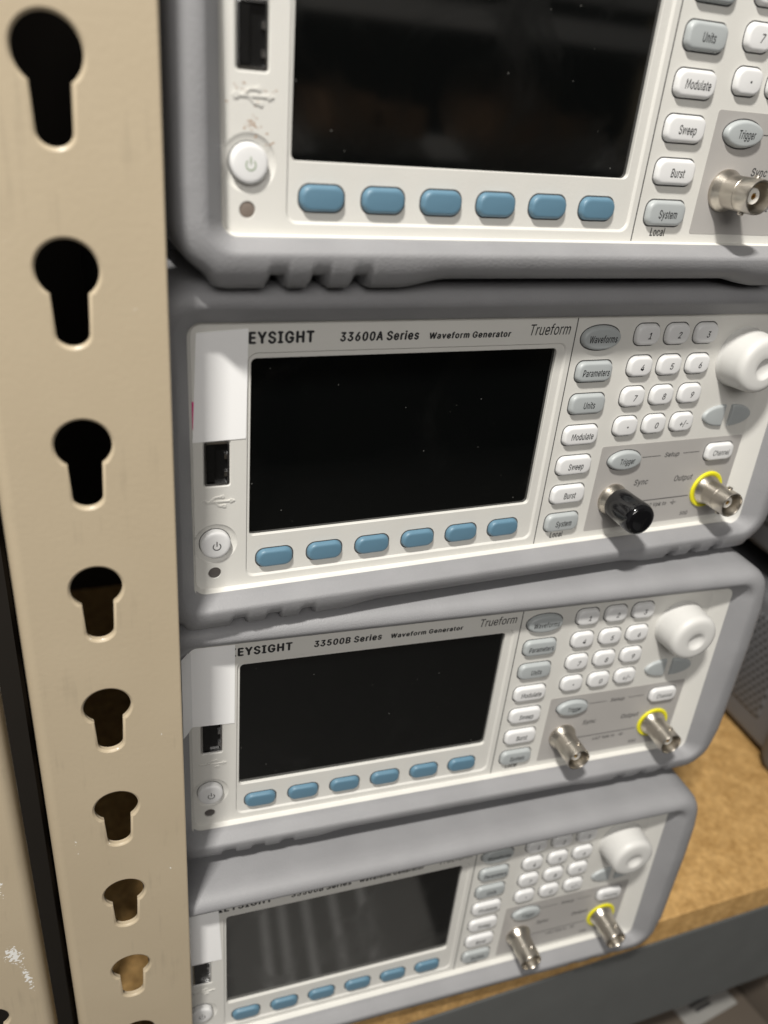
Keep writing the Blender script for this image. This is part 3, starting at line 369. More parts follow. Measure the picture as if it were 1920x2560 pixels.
    'g': '425|207 -151 168 -148 134 -140 105 -127 82 -110 64 -91 51 -69 101 -41 110 -53 122 -66 136 -78 154 -88 178 -95 207 -97 249 -92 282 -75 304 -47 311 -6 311 68 306 68 298 56 287 41 272 28 252 16 227 8 195 5 152 10 113 27 80 53 55 90 39 136 34 191 39 246 55 293 80 332 112 361 152 378 196 384 228 382 253 373 273 360 288 346 299 331 308 319 313 319 313 379 372 379 372 -9 367 -54 350 -90 324 -117 291 -136 251 -147 205 59 237 63 264 75 285 95 300 121 309 154 312 193 309 231 300 264 285 291 264 312 237 325 205 330 172 325 145 312 124 290 109 262 99 229 96 193 99 155 109 123 124 96 145 76 172 63|36 38 37 36 39 38 44 46 45 44 47 46 35 39 36 35 40 39 34 40 35 34 41 40 34 42 41 33 66 34 66 65 34 65 42 34 65 43 42 64 43 65 63 43 64 33 67 66 63 44 43 63 62 44 62 61 44 61 60 44 60 47 44 33 68 67 32 68 33 32 69 68 32 70 69 31 70 32 59 47 60 31 71 70 31 72 71 58 47 59 30 72 31 30 73 72 57 47 58 29 73 30 29 74 73 56 18 57 18 47 57 29 75 74 55 18 56 28 75 29 28 76 75 54 19 55 19 18 55 54 20 19 17 47 18 28 53 76 53 20 54 28 20 53 28 21 20 27 21 28 27 22 21 27 23 22 26 23 27 26 24 23 25 24 26 16 47 17 16 48 47 6 8 7 15 48 16 6 9 8 15 49 48 6 10 9 5 10 6 14 49 15 5 11 10 5 12 11 14 50 49 4 12 5 13 50 14 4 13 12 4 50 13 3 50 4 3 51 50 2 51 3 2 52 51 1 52 2 1 0 52',
    'h': '410|114 227 114 0 53 0 53 509 114 509 114 287 102 287 124 332 152 362 187 379 227 384 264 380 295 369 321 349 341 321 353 285 357 240 357 0 296 0 296 235 290 275 273 304 246 323 210 329 184 326 161 317 141 303 126 283 117 257|2 4 3 2 6 4 6 5 4 9 11 10 9 12 11 8 12 9 8 13 12 7 13 8 7 23 13 23 14 13 6 25 7 25 24 7 24 23 7 22 14 23 21 14 22 21 15 14 6 26 25 20 15 21 6 27 26 2 28 6 28 27 6 20 16 15 19 16 20 2 0 28 19 17 16 18 17 19 2 1 0',
    'i': '167|84 443 67 446 54 455 44 468 41 483 44 499 54 512 67 521 84 524 100 521 114 512 123 499 126 483 123 468 114 455 100 446 53 0 53 379 114 379 114 0|16 18 17 16 19 18 7 9 8 6 9 7 6 10 9 5 10 6 5 11 10 4 11 5 4 12 11 3 12 4 3 13 12 2 13 3 2 14 13 1 14 2 1 15 14 0 15 1',
    'k': '381|110 137 110 212 121 212 284 379 360 379 184 199 177 199 53 0 53 509 114 509 114 0 294 0 148 186 191 229 372 0|7 9 8 7 1 9 1 10 9 2 4 3 2 13 4 13 5 4 2 12 13 5 14 13 7 0 1 10 2 1 10 12 2 0 5 6 0 14 5 10 11 12 7 14 0 10 14 7 11 14 10',
    'l': '189|139 -2 101 3 74 20 58 47 53 84 53 509 114 509 114 99 115 77 120 62 130 54 146 52 154 52 160 53 165 53 170 54 181 3 172 1 162 -1 151 -2|4 6 5 4 7 6 4 8 7 3 8 4 3 9 8 3 10 9 3 11 10 14 16 15 13 16 14 12 16 13 11 16 12 3 16 11 2 16 3 1 16 2 0 16 1 0 17 16 0 18 17 0 19 18',
    'm': '610|53 0 53 379 112 379 112 295 108 295 118 323 132 346 151 363 172 376 195 384 219 386 257 380 287 361 309 331 321 295 312 295 322 321 337 343 357 361 381 375 407 383 437 386 468 383 497 372 522 354 541 328 553 296 557 255 557 0 496 0 496 254 490 289 473 313 447 326 419 330 395 328 374 320 358 307 345 290 338 270 335 247 335 0 274 0 274 260 269 288 253 311 229 326 199 330 178 328 158 320 140 307 126 289 117 266 114 238 114 0|9 11 10 20 22 21 8 11 9 19 22 20 19 23 22 8 12 11 0 2 1 0 4 2 4 3 2 7 12 8 18 23 19 18 24 23 6 12 7 17 24 18 6 13 12 17 25 24 5 47 6 47 13 6 16 34 17 34 25 17 47 46 13 46 14 13 5 48 47 16 35 34 33 25 34 33 26 25 5 49 48 16 36 35 32 26 33 45 14 46 4 49 5 15 36 16 4 50 49 15 37 36 31 26 32 44 15 45 15 14 45 4 51 50 15 38 37 31 27 26 0 52 4 52 51 4 44 38 15 44 39 38 30 27 31 43 39 44 43 40 39 0 53 52 42 40 43 30 28 27 29 28 30 42 41 40 0 54 53',
    'n': '410|114 227 114 0 53 0 53 379 112 379 112 287 102 287 124 332 152 362 187 379 227 384 264 380 295 369 321 349 341 321 353 285 357 240 357 0 296 0 296 235 290 275 273 304 246 323 210 329 184 326 161 317 141 303 126 283 117 257|9 11 10 9 12 11 2 4 3 2 6 4 6 5 4 8 12 9 8 13 12 7 13 8 7 23 13 23 14 13 6 25 7 25 24 7 24 23 7 22 14 23 21 14 22 21 15 14 6 26 25 20 15 21 6 27 26 2 28 6 28 27 6 20 16 15 19 16 20 2 0 28 19 17 16 18 17 19 2 1 0',
    'o': '415|207 -8 159 -2 117 16 82 46 56 85 40 133 34 187 40 243 56 291 82 330 117 360 159 378 207 384 256 378 299 360 333 330 359 291 376 243 381 187 376 133 359 85 333 46 299 16 256 -2 207 46 242 51 270 66 292 89 307 117 316 151 319 187 316 224 307 258 292 287 270 310 242 325 207 330 173 325 145 310 124 287 108 258 99 224 96 187 99 151 108 117 124 89 145 66 173 51|11 13 12 10 13 11 10 14 13 9 14 10 9 15 14 8 37 9 37 36 9 36 15 9 36 35 15 35 16 15 8 38 37 34 16 35 8 39 38 33 16 34 7 39 8 33 17 16 7 40 39 32 17 33 7 41 40 31 17 32 6 41 7 31 18 17 6 42 41 30 18 31 5 42 6 5 43 42 29 18 30 29 19 18 5 44 43 28 19 29 28 20 19 4 44 5 4 45 44 27 20 28 4 46 45 26 20 27 3 46 4 26 21 20 3 47 46 25 21 26 3 24 47 24 21 25 3 21 24 2 21 3 2 22 21 1 22 2 1 23 22 0 23 1',
    'p': '424|53 -143 53 379 112 379 112 319 118 319 126 331 137 346 152 360 171 373 197 381 229 384 274 378 313 361 345 332 370 293 385 245 390 189 385 133 370 84 346 45 313 16 274 -2 229 -8 198 -5 173 4 153 17 138 31 127 46 118 59 114 59 114 -143 220 47 253 51 279 66 301 88 316 117 325 151 328 189 325 227 316 261 301 290 280 311 253 325 220 330 188 325 161 312 140 291 125 263 116 229 113 189 116 150 125 115 140 86 162 65 188 51|9 11 10 8 11 9 0 2 1 0 3 2 8 12 11 7 12 8 7 13 12 6 13 7 5 13 6 5 43 13 43 42 13 42 14 13 4 43 5 4 44 43 4 45 44 41 14 42 0 4 3 0 48 4 48 47 4 47 46 4 46 45 4 40 14 41 40 15 14 39 15 40 38 15 39 38 16 15 0 49 48 37 16 38 0 50 49 36 16 37 36 17 16 35 17 36 0 51 50 35 18 17 34 18 35 0 29 51 29 52 51 33 18 34 29 53 52 33 19 18 32 19 33 29 28 53 28 54 53 0 30 29 27 54 28 31 19 32 27 31 54 27 19 31 26 19 27 26 20 19 25 20 26 24 20 25 24 21 20 23 21 24 23 22 21',
    'r': '259|53 0 53 379 112 379 112 321 115 321 130 347 152 367 181 380 213 385 221 385 229 384 237 384 243 384 243 322 239 323 230 324 219 325 207 326 182 323 159 315 140 301 126 284 117 262 114 237 114 0|7 9 8 7 10 9 7 11 10 7 12 11 7 13 12 6 13 7 0 2 1 0 3 2 5 13 6 4 17 5 17 16 5 16 15 5 15 14 5 14 13 5 4 18 17 4 19 18 0 4 3 0 22 4 22 21 4 21 20 4 20 19 4 0 23 22 0 24 23',
    's': '365|182 -8 145 -5 112 3 84 18 62 38 45 63 36 94 94 107 105 79 124 60 150 49 181 45 217 50 244 62 262 81 268 103 265 121 254 136 237 147 212 155 149 170 104 186 72 208 53 237 47 274 51 305 65 332 87 354 115 370 149 381 187 384 223 381 254 372 279 358 299 339 314 316 324 290 268 277 258 298 243 316 219 328 187 333 156 329 131 317 114 299 109 277 112 258 124 243 144 232 172 223 229 209 275 194 306 171 325 142 331 107 326 75 312 47 290 24 260 6 223 -5|29 31 30 29 32 31 28 32 29 28 33 32 27 33 28 27 34 33 26 34 27 26 41 34 41 35 34 26 42 41 40 35 41 25 42 26 25 43 42 39 35 40 25 44 43 39 36 35 38 36 39 24 44 25 24 45 44 37 36 38 24 46 45 23 46 24 23 47 46 23 48 47 22 48 23 22 49 48 22 50 49 22 51 50 21 51 22 21 52 51 20 52 21 20 53 52 19 53 20 18 53 19 17 53 18 17 54 53 16 54 17 15 54 16 6 8 7 15 55 54 14 55 15 5 8 6 13 55 14 5 9 8 13 56 55 4 9 5 12 56 13 4 10 9 11 56 12 4 11 10 11 57 56 4 57 11 3 57 4 3 58 57 2 58 3 2 59 58 1 59 2 1 0 59',
    't': '227|204 379 204 327 6 327 6 379 65 471 126 471 126 98 128 76 136 61 150 53 170 50 177 50 185 51 194 52 202 54 213 2 203 -1 192 -3 180 -4 168 -4 125 2 92 21 72 52 65 93|23 5 4 23 6 5 2 0 3 2 1 0 23 7 6 22 7 23 22 8 7 22 9 8 13 15 14 22 10 9 12 15 13 21 10 22 11 15 12 10 15 11 21 15 10 20 15 21 19 15 20 19 16 15 19 17 16 19 18 17',
    'u': '410|182 -5 146 -1 115 11 89 31 69 59 57 95 53 139 53 379 114 379 114 144 119 105 137 75 164 56 200 50 226 53 249 62 268 77 283 97 293 122 296 153 296 379 357 379 357 0 298 0 298 92 307 92 286 47 257 17 222 0|6 8 7 6 9 8 19 21 20 19 22 21 18 22 19 6 10 9 5 10 6 17 25 18 25 22 18 5 11 10 16 24 17 24 25 17 4 11 5 16 26 24 26 23 24 26 22 25 15 26 16 4 12 11 14 26 15 3 12 4 3 13 12 13 26 14 3 26 13 3 27 26 23 22 26 2 27 3 2 28 27 1 28 2 1 0 28',
    'v': '389|163 0 17 379 84 379 165 155 177 121 187 87 196 53 206 21 184 21 194 53 203 87 213 121 224 155 305 379 371 379 226 0|0 2 1 0 3 2 12 14 13 12 15 14 0 4 3 11 15 12 0 5 4 10 15 11 0 9 5 9 6 5 9 6 10 6 15 10 0 8 9 7 15 6 0 7 8 0 15 7',
    'w': '567|138 0 23 379 87 379 133 214 143 177 154 137 165 91 175 41 165 41 175 90 186 135 196 176 206 214 252 379 316 379 362 214 371 176 382 136 392 91 402 41 391 41 402 90 413 135 423 176 434 214 480 379 545 379 429 0 368 0 319 172 312 198 305 225 297 252 291 280 284 309 277 338 291 338 284 309 277 280 270 252 263 225 255 198 248 172 199 0|0 2 1 0 3 2 12 35 13 35 14 13 35 36 14 36 15 14 24 26 25 24 27 26 12 34 35 37 15 36 38 34 37 34 15 37 12 38 34 38 33 34 12 39 38 12 40 39 12 41 40 0 4 3 11 41 12 23 27 24 11 42 41 0 5 4 22 27 23 10 42 11 10 43 42 0 6 5 21 27 22 9 43 10 0 8 6 8 7 6 20 19 21 8 43 9 0 43 8',
    'y': '389|47 -139 61 -86 71 -87 88 -90 104 -89 118 -84 130 -74 141 -58 151 -36 163 -1 17 379 84 379 165 155 177 121 187 87 196 53 206 21 184 21 193 53 202 87 212 121 224 155 305 379 371 379 204 -58 191 -85 177 -107 159 -124 139 -136 117 -143 91 -145 77 -145 65 -143 54 -141|9 11 10 9 12 11 21 23 22 21 24 23 9 13 12 20 24 21 19 16 20 16 24 20 9 14 13 18 15 19 15 16 19 9 18 14 18 15 14 9 17 18 9 16 17 9 24 16 8 24 9 7 24 8 7 25 24 6 25 7 5 25 6 4 25 5 4 26 25 0 2 1 0 3 2 3 26 4 0 26 3 0 27 26 0 28 27 0 29 28 33 29 0 32 29 33 32 30 29 31 30 32',
    '±': '453|65 225 65 282 388 282 388 225 198 124 198 383 255 383 255 124 65 24 65 81 388 81 388 24|8 10 9 8 11 10 4 6 5 4 7 6 0 2 1 0 3 2',
    'Ω': '536|42 0 42 57 166 57 166 81 128 97 97 121 73 152 55 189 44 232 40 278 44 328 57 374 77 414 104 449 137 477 176 498 220 511 268 516 316 511 360 498 398 477 432 449 459 414 479 374 491 328 495 278 492 232 481 189 463 152 439 121 408 97 370 81 370 57 494 57 494 0 311 0 311 102 361 125 399 163 423 214 431 277 425 329 410 373 386 408 354 434 314 450 268 455 222 450 182 434 150 408 125 373 110 329 105 277 113 214 136 163 174 125 225 102 225 0|16 18 17 15 18 16 15 19 18 14 19 15 14 20 19 13 20 14 13 46 20 46 21 20 13 47 46 45 21 46 13 48 47 44 21 45 12 48 13 44 22 21 12 49 48 43 22 44 11 49 12 43 23 22 11 50 49 42 23 43 10 50 11 42 24 23 10 51 50 41 24 42 10 52 51 40 24 41 9 52 10 40 25 24 8 52 9 40 26 25 8 53 52 39 26 40 7 53 8 39 27 26 7 54 53 38 27 39 6 54 7 38 28 27 6 55 54 37 28 38 5 55 6 37 29 28 5 56 55 36 29 37 4 56 5 36 30 29 4 3 56 3 57 56 35 31 36 31 30 36 2 57 3 35 32 31 0 2 1 0 57 2 35 33 32 35 34 33',
}
GL = {}
for ch, enc in GLYPHS.items():
    adv, pts, tri = enc.split('|')
    pts = [int(q) / 1000 for q in pts.split()]; tri = [int(q) for q in tri.split()]
    GL[ch] = (int(adv) / 1000, list(zip(pts[::2], pts[1::2])), [tri[i:i + 3] for i in range(0, len(tri), 3)])

def text_bm(bm, s, size, x=0, y=0, z=0, bold=0.0, shear=0.0, sx=1.0, align='LEFT', width=None, mat=0, track=0.0):
    """flat lettering; bold thickens the strokes by laying the letter down again a hair to the side"""
    pen = 0; lay = []
    for ch in s:
        if ch == ' ': pen += .21; continue
        adv, pts, tri = GL[ch]
        lay.append((pen, pts, tri)); pen += adv + track + bold
    x1 = pen
    kx = size * sx if width is None else width / x1
    ox = x if align == 'LEFT' else x - kx * x1 / 2
    offs = [(0, 0)] if bold <= 0 else [(-bold * .5, 0), (bold * .5, 0), (0, -bold * .3), (0, bold * .3)]
    for k, (dx, dy) in enumerate(offs):
        for p0, pts, tri in lay:
            vs = [bm.verts.new(V(ox + (p0 + px + dx + shear * py) * kx, y + (py + dy) * size, z + .004 * k)) for px, py in pts]
            for t in tri:
                try: bm.faces.new([vs[i] for i in t]).material_index = mat
                except ValueError: pass

def text_mesh(name, s, size, mat='ink', **kw):
    bm = new_bm(); text_bm(bm, s, size, **kw)
    me = to_mesh(bm, name, mat, smooth=0)
    return me

# ------------------------------------------------------------------ generator meshes (unit millimetres, z=0 is the front panel)
SW, SH = 104.0, 58.43
def rim_z(x, y):                 # height of the panel's outer rim
    t = (y + 18.3) / 88.0
    return 4.0 + (1.5 - 4.0) * max(0, min(1, t))

def panel_mesh():
    bm = new_bm(); n, sb = 6, 14
    rings = [rrect(0, SW, 0, SH, 1.6, -2.2, n, sb), rrect(0, SW, 0, SH, 1.6, -.75, n, sb), rrect(-.15, SW + .15, -.15, SH + .15, 1.7, -.6, n, sb),
             rrect(-.75, 106.9, -14.4, 59.9, 2.6, -.6, n, sb), rrect(-1.05, 107.4, -15.0, 60.2, 2.9, -.1, n, sb), rrect(-1.2, 107.7, -15.15, 60.35, 3.0, 0, n, sb),
             rrect(-17.2, 199.9, -17.7, 69.0, 3.5, 0, n, sb), rrect(-17.5, 200.5, -17.95, 69.2, 3.5, lambda x, y: .15 * rim_z(x, y), n, sb),
             rrect(-18.5, 208.2, -18.3, 69.6, 4.0, rim_z, n, sb), rrect(-18.9, 208.6, -18.7, 70.0, 4.0, lambda x, y: rim_z(x, y) - 1.5, n, sb)]
    rings += [rrect(-18.9, 208.6, -18.7, 70.0, 4.0, -3.2, n, sb), rrect(0, SW, 0, SH, 1.6, -3.2, n, sb)]
    loft(bm, rings + [rings[0]])
    bmesh.ops.remove_doubles(bm, verts=bm.verts[:], dist=1e-7)
    body = to_mesh(bm, 'front_panel', 'panel', 0)
    cut = new_bm()
    lathe(cut, [(5.0, -1.0), (5.3, -.85), (6.2, -.45), (6.9, -.08), (7.3, .5)], 56, 0, -10.9, -1.0, True, True)
    loft(cut, [rrect(-14.0, -6.4, 19.2, 33.6, .7, -1.6), rrect(-14.0, -6.4, 19.2, 33.6, .7, -.5), rrect(-14.6, -5.8, 18.5, 34.3, 1.2, .2), rrect(-14.6, -5.8, 18.5, 34.3, 1.2, .6)], True, True)
    lathe(cut, [(2.0, -.7), (2.05, -.1), (2.3, .3)], 32, 0, -11.2, -11.9, True, True)
    cme = to_mesh(cut, 'cutter', 'panel', 0)
    oa = bpy.data.objects.new('front_panel', body); ob = bpy.data.objects.new('cutter', cme)
    COL.objects.link(oa); COL.objects.link(ob)
    md = oa.modifiers.new('cut', 'BOOLEAN'); md.operation = 'DIFFERENCE'; md.solver = 'EXACT'; md.object = ob
    me = bpy.data.meshes.new_from_object(oa.evaluated_get(bpy.context.evaluated_depsgraph_get()))
    for o in (oa, ob): bpy.data.objects.remove(o)
    bpy.data.meshes.remove(cme)
    for f in me.polygons: f.use_smooth = True
    me.set_sharp_from_angle(angle=R_(30))
    for f in me.polygons:
        if abs(f.normal.y) > .9995: f.use_smooth = False
    return me

def glass_mesh():
    bm = new_bm()
    loft(bm, [rrect(-.3, SW + .3, -.3, SH + .3, 1.6, -1.9)], False, True)
    return to_mesh(bm, 'screen', 'screen', 0)

def foot(x):                     # profile of the bumper's underside: feet with notches, mirrored about the middle
    x = x if x < 96 else 192 - x
    def st(a, b, q): 
        t = max(0, min(1, (q - a) / (b - a))); return t * t * (3 - 2 * t)
    d = -2.4 * (1 - st(30, 46, x)) 
    for a, bb in ((-7.6, -1.6), (3.9, 9.9), (15.6, 21.6)):
        d += 3.4 * st(a, a + .9, x) * (1 - st(bb - .9, bb, x))
    return d

def bumper_mesh():
    bm = new_bm(); n = 10
    def lip(z, zs=None):
        zs = z if zs is None else zs
        def f(x, y):
            t = max(0, min(1, (y + 18) / 12)) * max(0, min(1, (72 - y) / 12))
            return z * (1 - t) + zs * t - 1.0 * max(0, min(1, (y - 40) / 30))
        return f
    spec = [(-18.2, 207.9, -18.0, 69.3, 4.0, lambda x, y: rim_z(x, y) - 1.6, 0), (-18.5, 208.2, -18.3, 69.6, 4.0, lambda x, y: rim_z(x, y) + .12, 0),
            (-18.9, 208.7, -18.5, 70.1, 4.3, lambda x, y: rim_z(x, y) + .5, 0),
            (-22.4, 212.8, -20.2, 74.4, 7.0, lip(8.3), 0), (-23.2, 213.8, -20.8, 75.2, 7.5, lip(8.8), 0), (-24.6, 215.2, -21.8, 76.4, 8.4, lip(8.9), 0),
            (-27.6, 218.8, -24.9, 78.8, 10.5, lip(8.1, 8.6), .22), (-29.6, 221.4, -27.2, 80.2, 12.5, lip(6.0, 7.4), .7), (-30.6, 222.8, -28.4, 81.0, 14, lip(3.0, 5.2), 1.0),
            (-31.0, 223.4, -28.8, 81.2, 15, -1.5, 1), (-31.0, 223.4, -28.8, 81.2, 15, -18, 1), (-31.0, 223.4, -28.8, 81.2, 15, -38, 0),
            (-30.0, 222.4, -27.8, 80.2, 14, -39.5, 0), (-26.0, 218.4, -24.0, 76.5, 12, -40, 0)]
    rings = []
    for x0, x1, y0, y1, rad, z, k in spec:
        ring = rrect(x0, x1, y0, y1, rad, z, n, 320)
        rings.append([(x, y + (k * foot(x) if y < y0 + 1.2 else 0), zz) for x, y, zz in ring])
    loft(bm, rings)
    return to_mesh(bm, 'bumper', 'bumper', 50)

def case_mesh():
    bm = new_bm()
    box(bm, -27.5, 219.9, -25.5, 78, -300, -39, 4)
    return to_mesh(bm, 'case', 'case', 40)

def key_mesh(name, out, h, mats, bulge=0.0):
    """a key: outline points (x, y); drafted sides, rounded shoulder, flat face; dark gap at the foot (second material)"""
    bm = new_bm()
    def ring(d, z):
        res = []
        for x, y in out:
            L = math.hypot(x, y)
            hw = max(abs(p[0]) for p in out); hh = max(abs(p[1]) for p in out)
            res.append((x * (hw - d) / hw, y * (hh - d) / hh, z))
        return res
    loft(bm, [ring(0, -.4), ring(.05, .15), ring(.28, h * .62), ring(.48, h * .84), ring(.85, h * .965), ring(1.25, h)], False, True)
    loft(bm, [ring(-.34, .03), ring(0.02, .035)], mat=1)
    return to_mesh(bm, name, mats, 40)

def xy(ring): return [(p[0], p[1]) for p in ring]
soft_out = xy(rrect(-6.15, 6.15, -3.3, 3.3, 2.85, 0, 8, 4))
menu_out = [(x + (.35 * math.copysign(1, x) * (1 - (y / 3.75) ** 2)), y) for x, y in xy(rrect(-7.0, 7.0, -3.75, 3.75, 2.2, 0, 6, 6))]
num_out = [(x + (.75 * math.copysign(1, x) * (1 - (y / 3.8) ** 2)), y) for x, y in xy(rrect(-4.45, 4.45, -3.8, 3.8, 2.1, 0, 6, 6))]
wave_out = outline_super(7.9, 4.25, 2.15, 48)
trig_out = outline_super(7.6, 4.0, 2.0, 48)
chan_out = [(x + (.3 * math.copysign(1, x) * (1 - (y / 3.7) ** 2)), y) for x, y in xy(rrect(-6.6, 6.6, -3.7, 3.7, 2.3, 0, 6, 6))]
def half_lens(sgn):
    pts = []
    for i in range(33):          # leaf-shaped outer side
        a = R_(-90 + 180 * i / 32)
        c, q = math.cos(a), math.sin(a)
        pts.append((sgn * (10.6 * abs(c) ** .92 - 4.6), 4.5 * math.copysign(abs(q) ** 1.05, q) + sgn * 0))
    ex = pts[0][0]
    for k in range(1, 8):
        pts.append((ex, 4.5 - 9.0 * k / 8))
    return pts if sgn > 0 else pts[::-1]

ME = {}
ME['panel'] = panel_mesh(); ME['screen'] = glass_mesh(); ME['bumper'] = bumper_mesh(); ME['case'] = case_mesh()
ME['soft'] = key_mesh('soft_key', soft_out, 1.7, ['blue_key', 'gap'])
ME['menu_g'] = key_mesh('grey_menu_key', menu_out, 1.75, ['grey_key', 'gap'])
ME['menu_w'] = key_mesh('white_menu_key', menu_out, 1.75, ['white_key', 'gap'])
ME['wave'] = key_mesh('oval_key', wave_out, 1.75, ['grey_key', 'gap'])
ME['trig'] = key_mesh('trigger_key', trig_out, 1.75, ['grey_key', 'gap'])
ME['chan'] = key_mesh('channel_key', chan_out, 1.75, ['white_key', 'gap'])
ME['num'] = key_mesh('number_key', num_out, 1.75, ['white_key', 'gap'])
ME['arrL'] = key_mesh('arrow_key', half_lens(-1), 1.2, ['grey_key', 'panel'])
ME['arrR'] = key_mesh('arrow_key', half_lens(1), 1.2, ['grey_key', 'panel'])
KF = 1.75 + .03
bold = .022
for s, wd in (('Parameters', 11.3), ('Units', 5.0), ('Modulate', 9.6), ('Sweep', 6.7), ('Burst', 5.3), ('System', 7.2), ('Waveforms', 11.6)):
    ME['t_' + s] = text_mesh('legend', s, 4.7, y=-1.35, z=KF, shear=.13, bold=.035, width=wd, align='CENTER')
for s in ('1', '2', '3', '4', '5', '6', '7', '8', '9', '0', '+/-'):
    ME['t_' + s] = text_mesh('legend', s, 4.4, y=-1.3, z=KF, shear=.2, sx=.85, bold=.03, align='CENTER')
ME['t_.'] = text_mesh('legend', '.', 6.5, y=-.3, z=KF, align='CENTER', bold=.02)
ME['t_Trigger'] = text_mesh('legend', 'Trigger', 4.6, y=-1.2, z=KF, shear=.13, bold=.03, width=6.9, align='CENTER')
ME['t_Channel'] = text_mesh('legend', 'Channel', 4.4, y=-1.2, z=KF, shear=.13, bold=.02, width=8.4, align='CENTER')

def header_mesh(series):
    bm = new_bm()
    text_bm(bm, 'KEYSIGHT', 6.35, x=-4.0, y=63.05, z=.06, bold=.095, width=22.9)
    text_bm(bm, series, 5.1, x=26.3, y=63.05, z=.06, bold=.09, shear=.10, width=26.0)
    text_bm(bm, 'Waveform Generator', 3.7, x=55.5, y=63.05, z=.06, bold=.09, shear=.10, width=29.3)
    text_bm(bm, 'Trueform', 7.0, x=91.2, y=63.3, z=.06, shear=.20, bold=.01, width=16.2)
    return to_mesh(bm, 'lettering', 'ink', 0)
ME['head_a'] = header_mesh('33600A Series'); ME['head_b'] = header_mesh('33500B Series')
ME['local'] = text_mesh('lettering', 'Local', 4.5, x=116.2, y=-15.9, z=.06, shear=.13, width=5.9, bold=.045)

def seam_mesh():
    bm = new_bm(); box(bm, 109.45, 109.85, -17.6, 68.8, -.3, .03)
    return to_mesh(bm, 'seam', 'faint_ink', 0)
ME['seam'] = seam_mesh()

def plate_mesh():
    bm = new_bm()
    loft(bm, [rrect(131.7, 199.7, -15.0, 20.6, .8, 0, 4), rrect(131.7, 199.7, -15.0, 20.6, .8, .10, 4)], False, True)
    return to_mesh(bm, 'connector_plate', 'plate', 30)
ME['plate'] = plate_mesh()
def plate_text():
    bm = new_bm(); z = .14
    text_bm(bm, 'Setup', 3.7, x=162.2, y=13.9, z=z, shear=.18, bold=.04, width=7.3)
    text_bm(bm, 'Sync', 4.6, x=150.6, y=2.9, z=z, shear=.18, bold=.04, width=6.9)
    text_bm(bm, 'Output', 4.6, x=170.2, y=2.8, z=z, shear=.18, bold=.04, width=9.4)
    text_bm(bm, '±42 Vpk to', 3.2, x=158.0, y=-7.6, z=z, shear=.18, bold=.04, width=11.8)
    text_bm(bm, '50Ω', 3.2, x=178.3, y=-13.4, z=z, shear=.18, bold=.04, width=4.2)
    for x0, x1, y0, y1 in ((151.6, 160.3, 14.6, 14.85), (171.4, 179.4, 14.8, 15.05), (149.6, 180.0, -4.65, -4.3),
                           (171.6, 174.6, -6.8, -6.6), (172.9, 173.1, -6.6, -5.6), (172.2, 174.0, -7.3, -7.1), (172.7, 173.5, -7.8, -7.6)):
        box(bm, x0, x1, y0, y1, z - .02, z + .02)
    return to_mesh(bm, 'lettering', 'faint_ink', 0)
ME['plate_text'] = plate_text()

def knob_mesh():
    bm = new_bm()
    n = 64
    prof = [(11.5, -.3), (11.5, .5), (11.3, .9), (11.15, 2.0), (10.7, 9.2), (10.45, 10.6), (9.9, 11.5), (8.9, 12.0), (7.6, 12.2), (5.5, 12.2)]
    rings = [[(rr * math.cos(2 * math.pi * i / n), rr * math.sin(2 * math.pi * i / n), z) for i in range(n)] for rr, z in prof]
    # finger dimple, below the middle of the face
    for rr, z in ((4.3, 12.2), (3.9, 12.05), (3.1, 11.3), (2.0, 10.8), (.6, 10.6)):
        rings.append([(rr * math.cos(2 * math.pi * i / n) + .5, rr * math.sin(2 * math.pi * i / n) - 1.0, z) for i in range(n)])
    loft(bm, rings, False, True)
    return to_mesh(bm, 'knob', 'knob', 50)
ME['knob'] = knob_mesh()

def bnc_shell():
    bm = new_bm()
    lathe(bm, [(6.35, 0), (6.35, .9), (6.15, 1.3), (5.25, 3.2), (5.1, 3.8), (5.1, 8.8), (5.02, 8.9), (5.02, 9.3), (5.15, 9.45), (5.2, 14.6), (5.0, 15.1), (4.65, 15.1), (4.45, 14.6), (4.45, 6.0), (2.4, 6.0)], 48)
    for a in (75, 255):
        c, s = math.cos(R_(a)), math.sin(R_(a))
        vs = []
        rings = []
        for d, z0 in ((4.7, 1.0), (5.75, .95), (6.0, .65)):
            ring = []
            for i in range(14):
                t = 2 * math.pi * i / 14
                ox = z0 * math.cos(t); oz = z0 * math.sin(t)
                ring.append((c * d - s * ox, s * d + c * ox, 10.6 + oz))
            rings.append(ring)
        loft(bm, rings, False, True)
    return to_mesh(bm, 'connector', 'nickel', 35)
def bnc_core():
    bm = new_bm()
    lathe(bm, [(2.35, 6.0), (2.35, 12.4), (2.2, 12.6), (1.0, 12.6), (1.0, 11.5)], 28)
    return to_mesh(bm, 'insulator', 'dielectric', 35)
def bnc_pin():
    bm = new_bm()
    lathe(bm, [(.98, 9.5), (.98, 12.2), (.8, 12.5), (.45, 12.5), (.45, 11.0), (.05, 11.0)], 18)
    return to_mesh(bm, 'contact_pin', 'gold', 35)
ME['bnc'] = bnc_shell(); ME['core'] = bnc_core(); ME['pin'] = bnc_pin()
def ring_mesh():
    bm = new_bm()
    lathe(bm, [(6.35, .1), (6.35, .7), (6.6, .9), (7.5, .9), (7.9, .55), (7.95, .1)], 56)
    return to_mesh(bm, 'yellow_ring', 'yellow', 40)
ME['ring'] = ring_mesh()

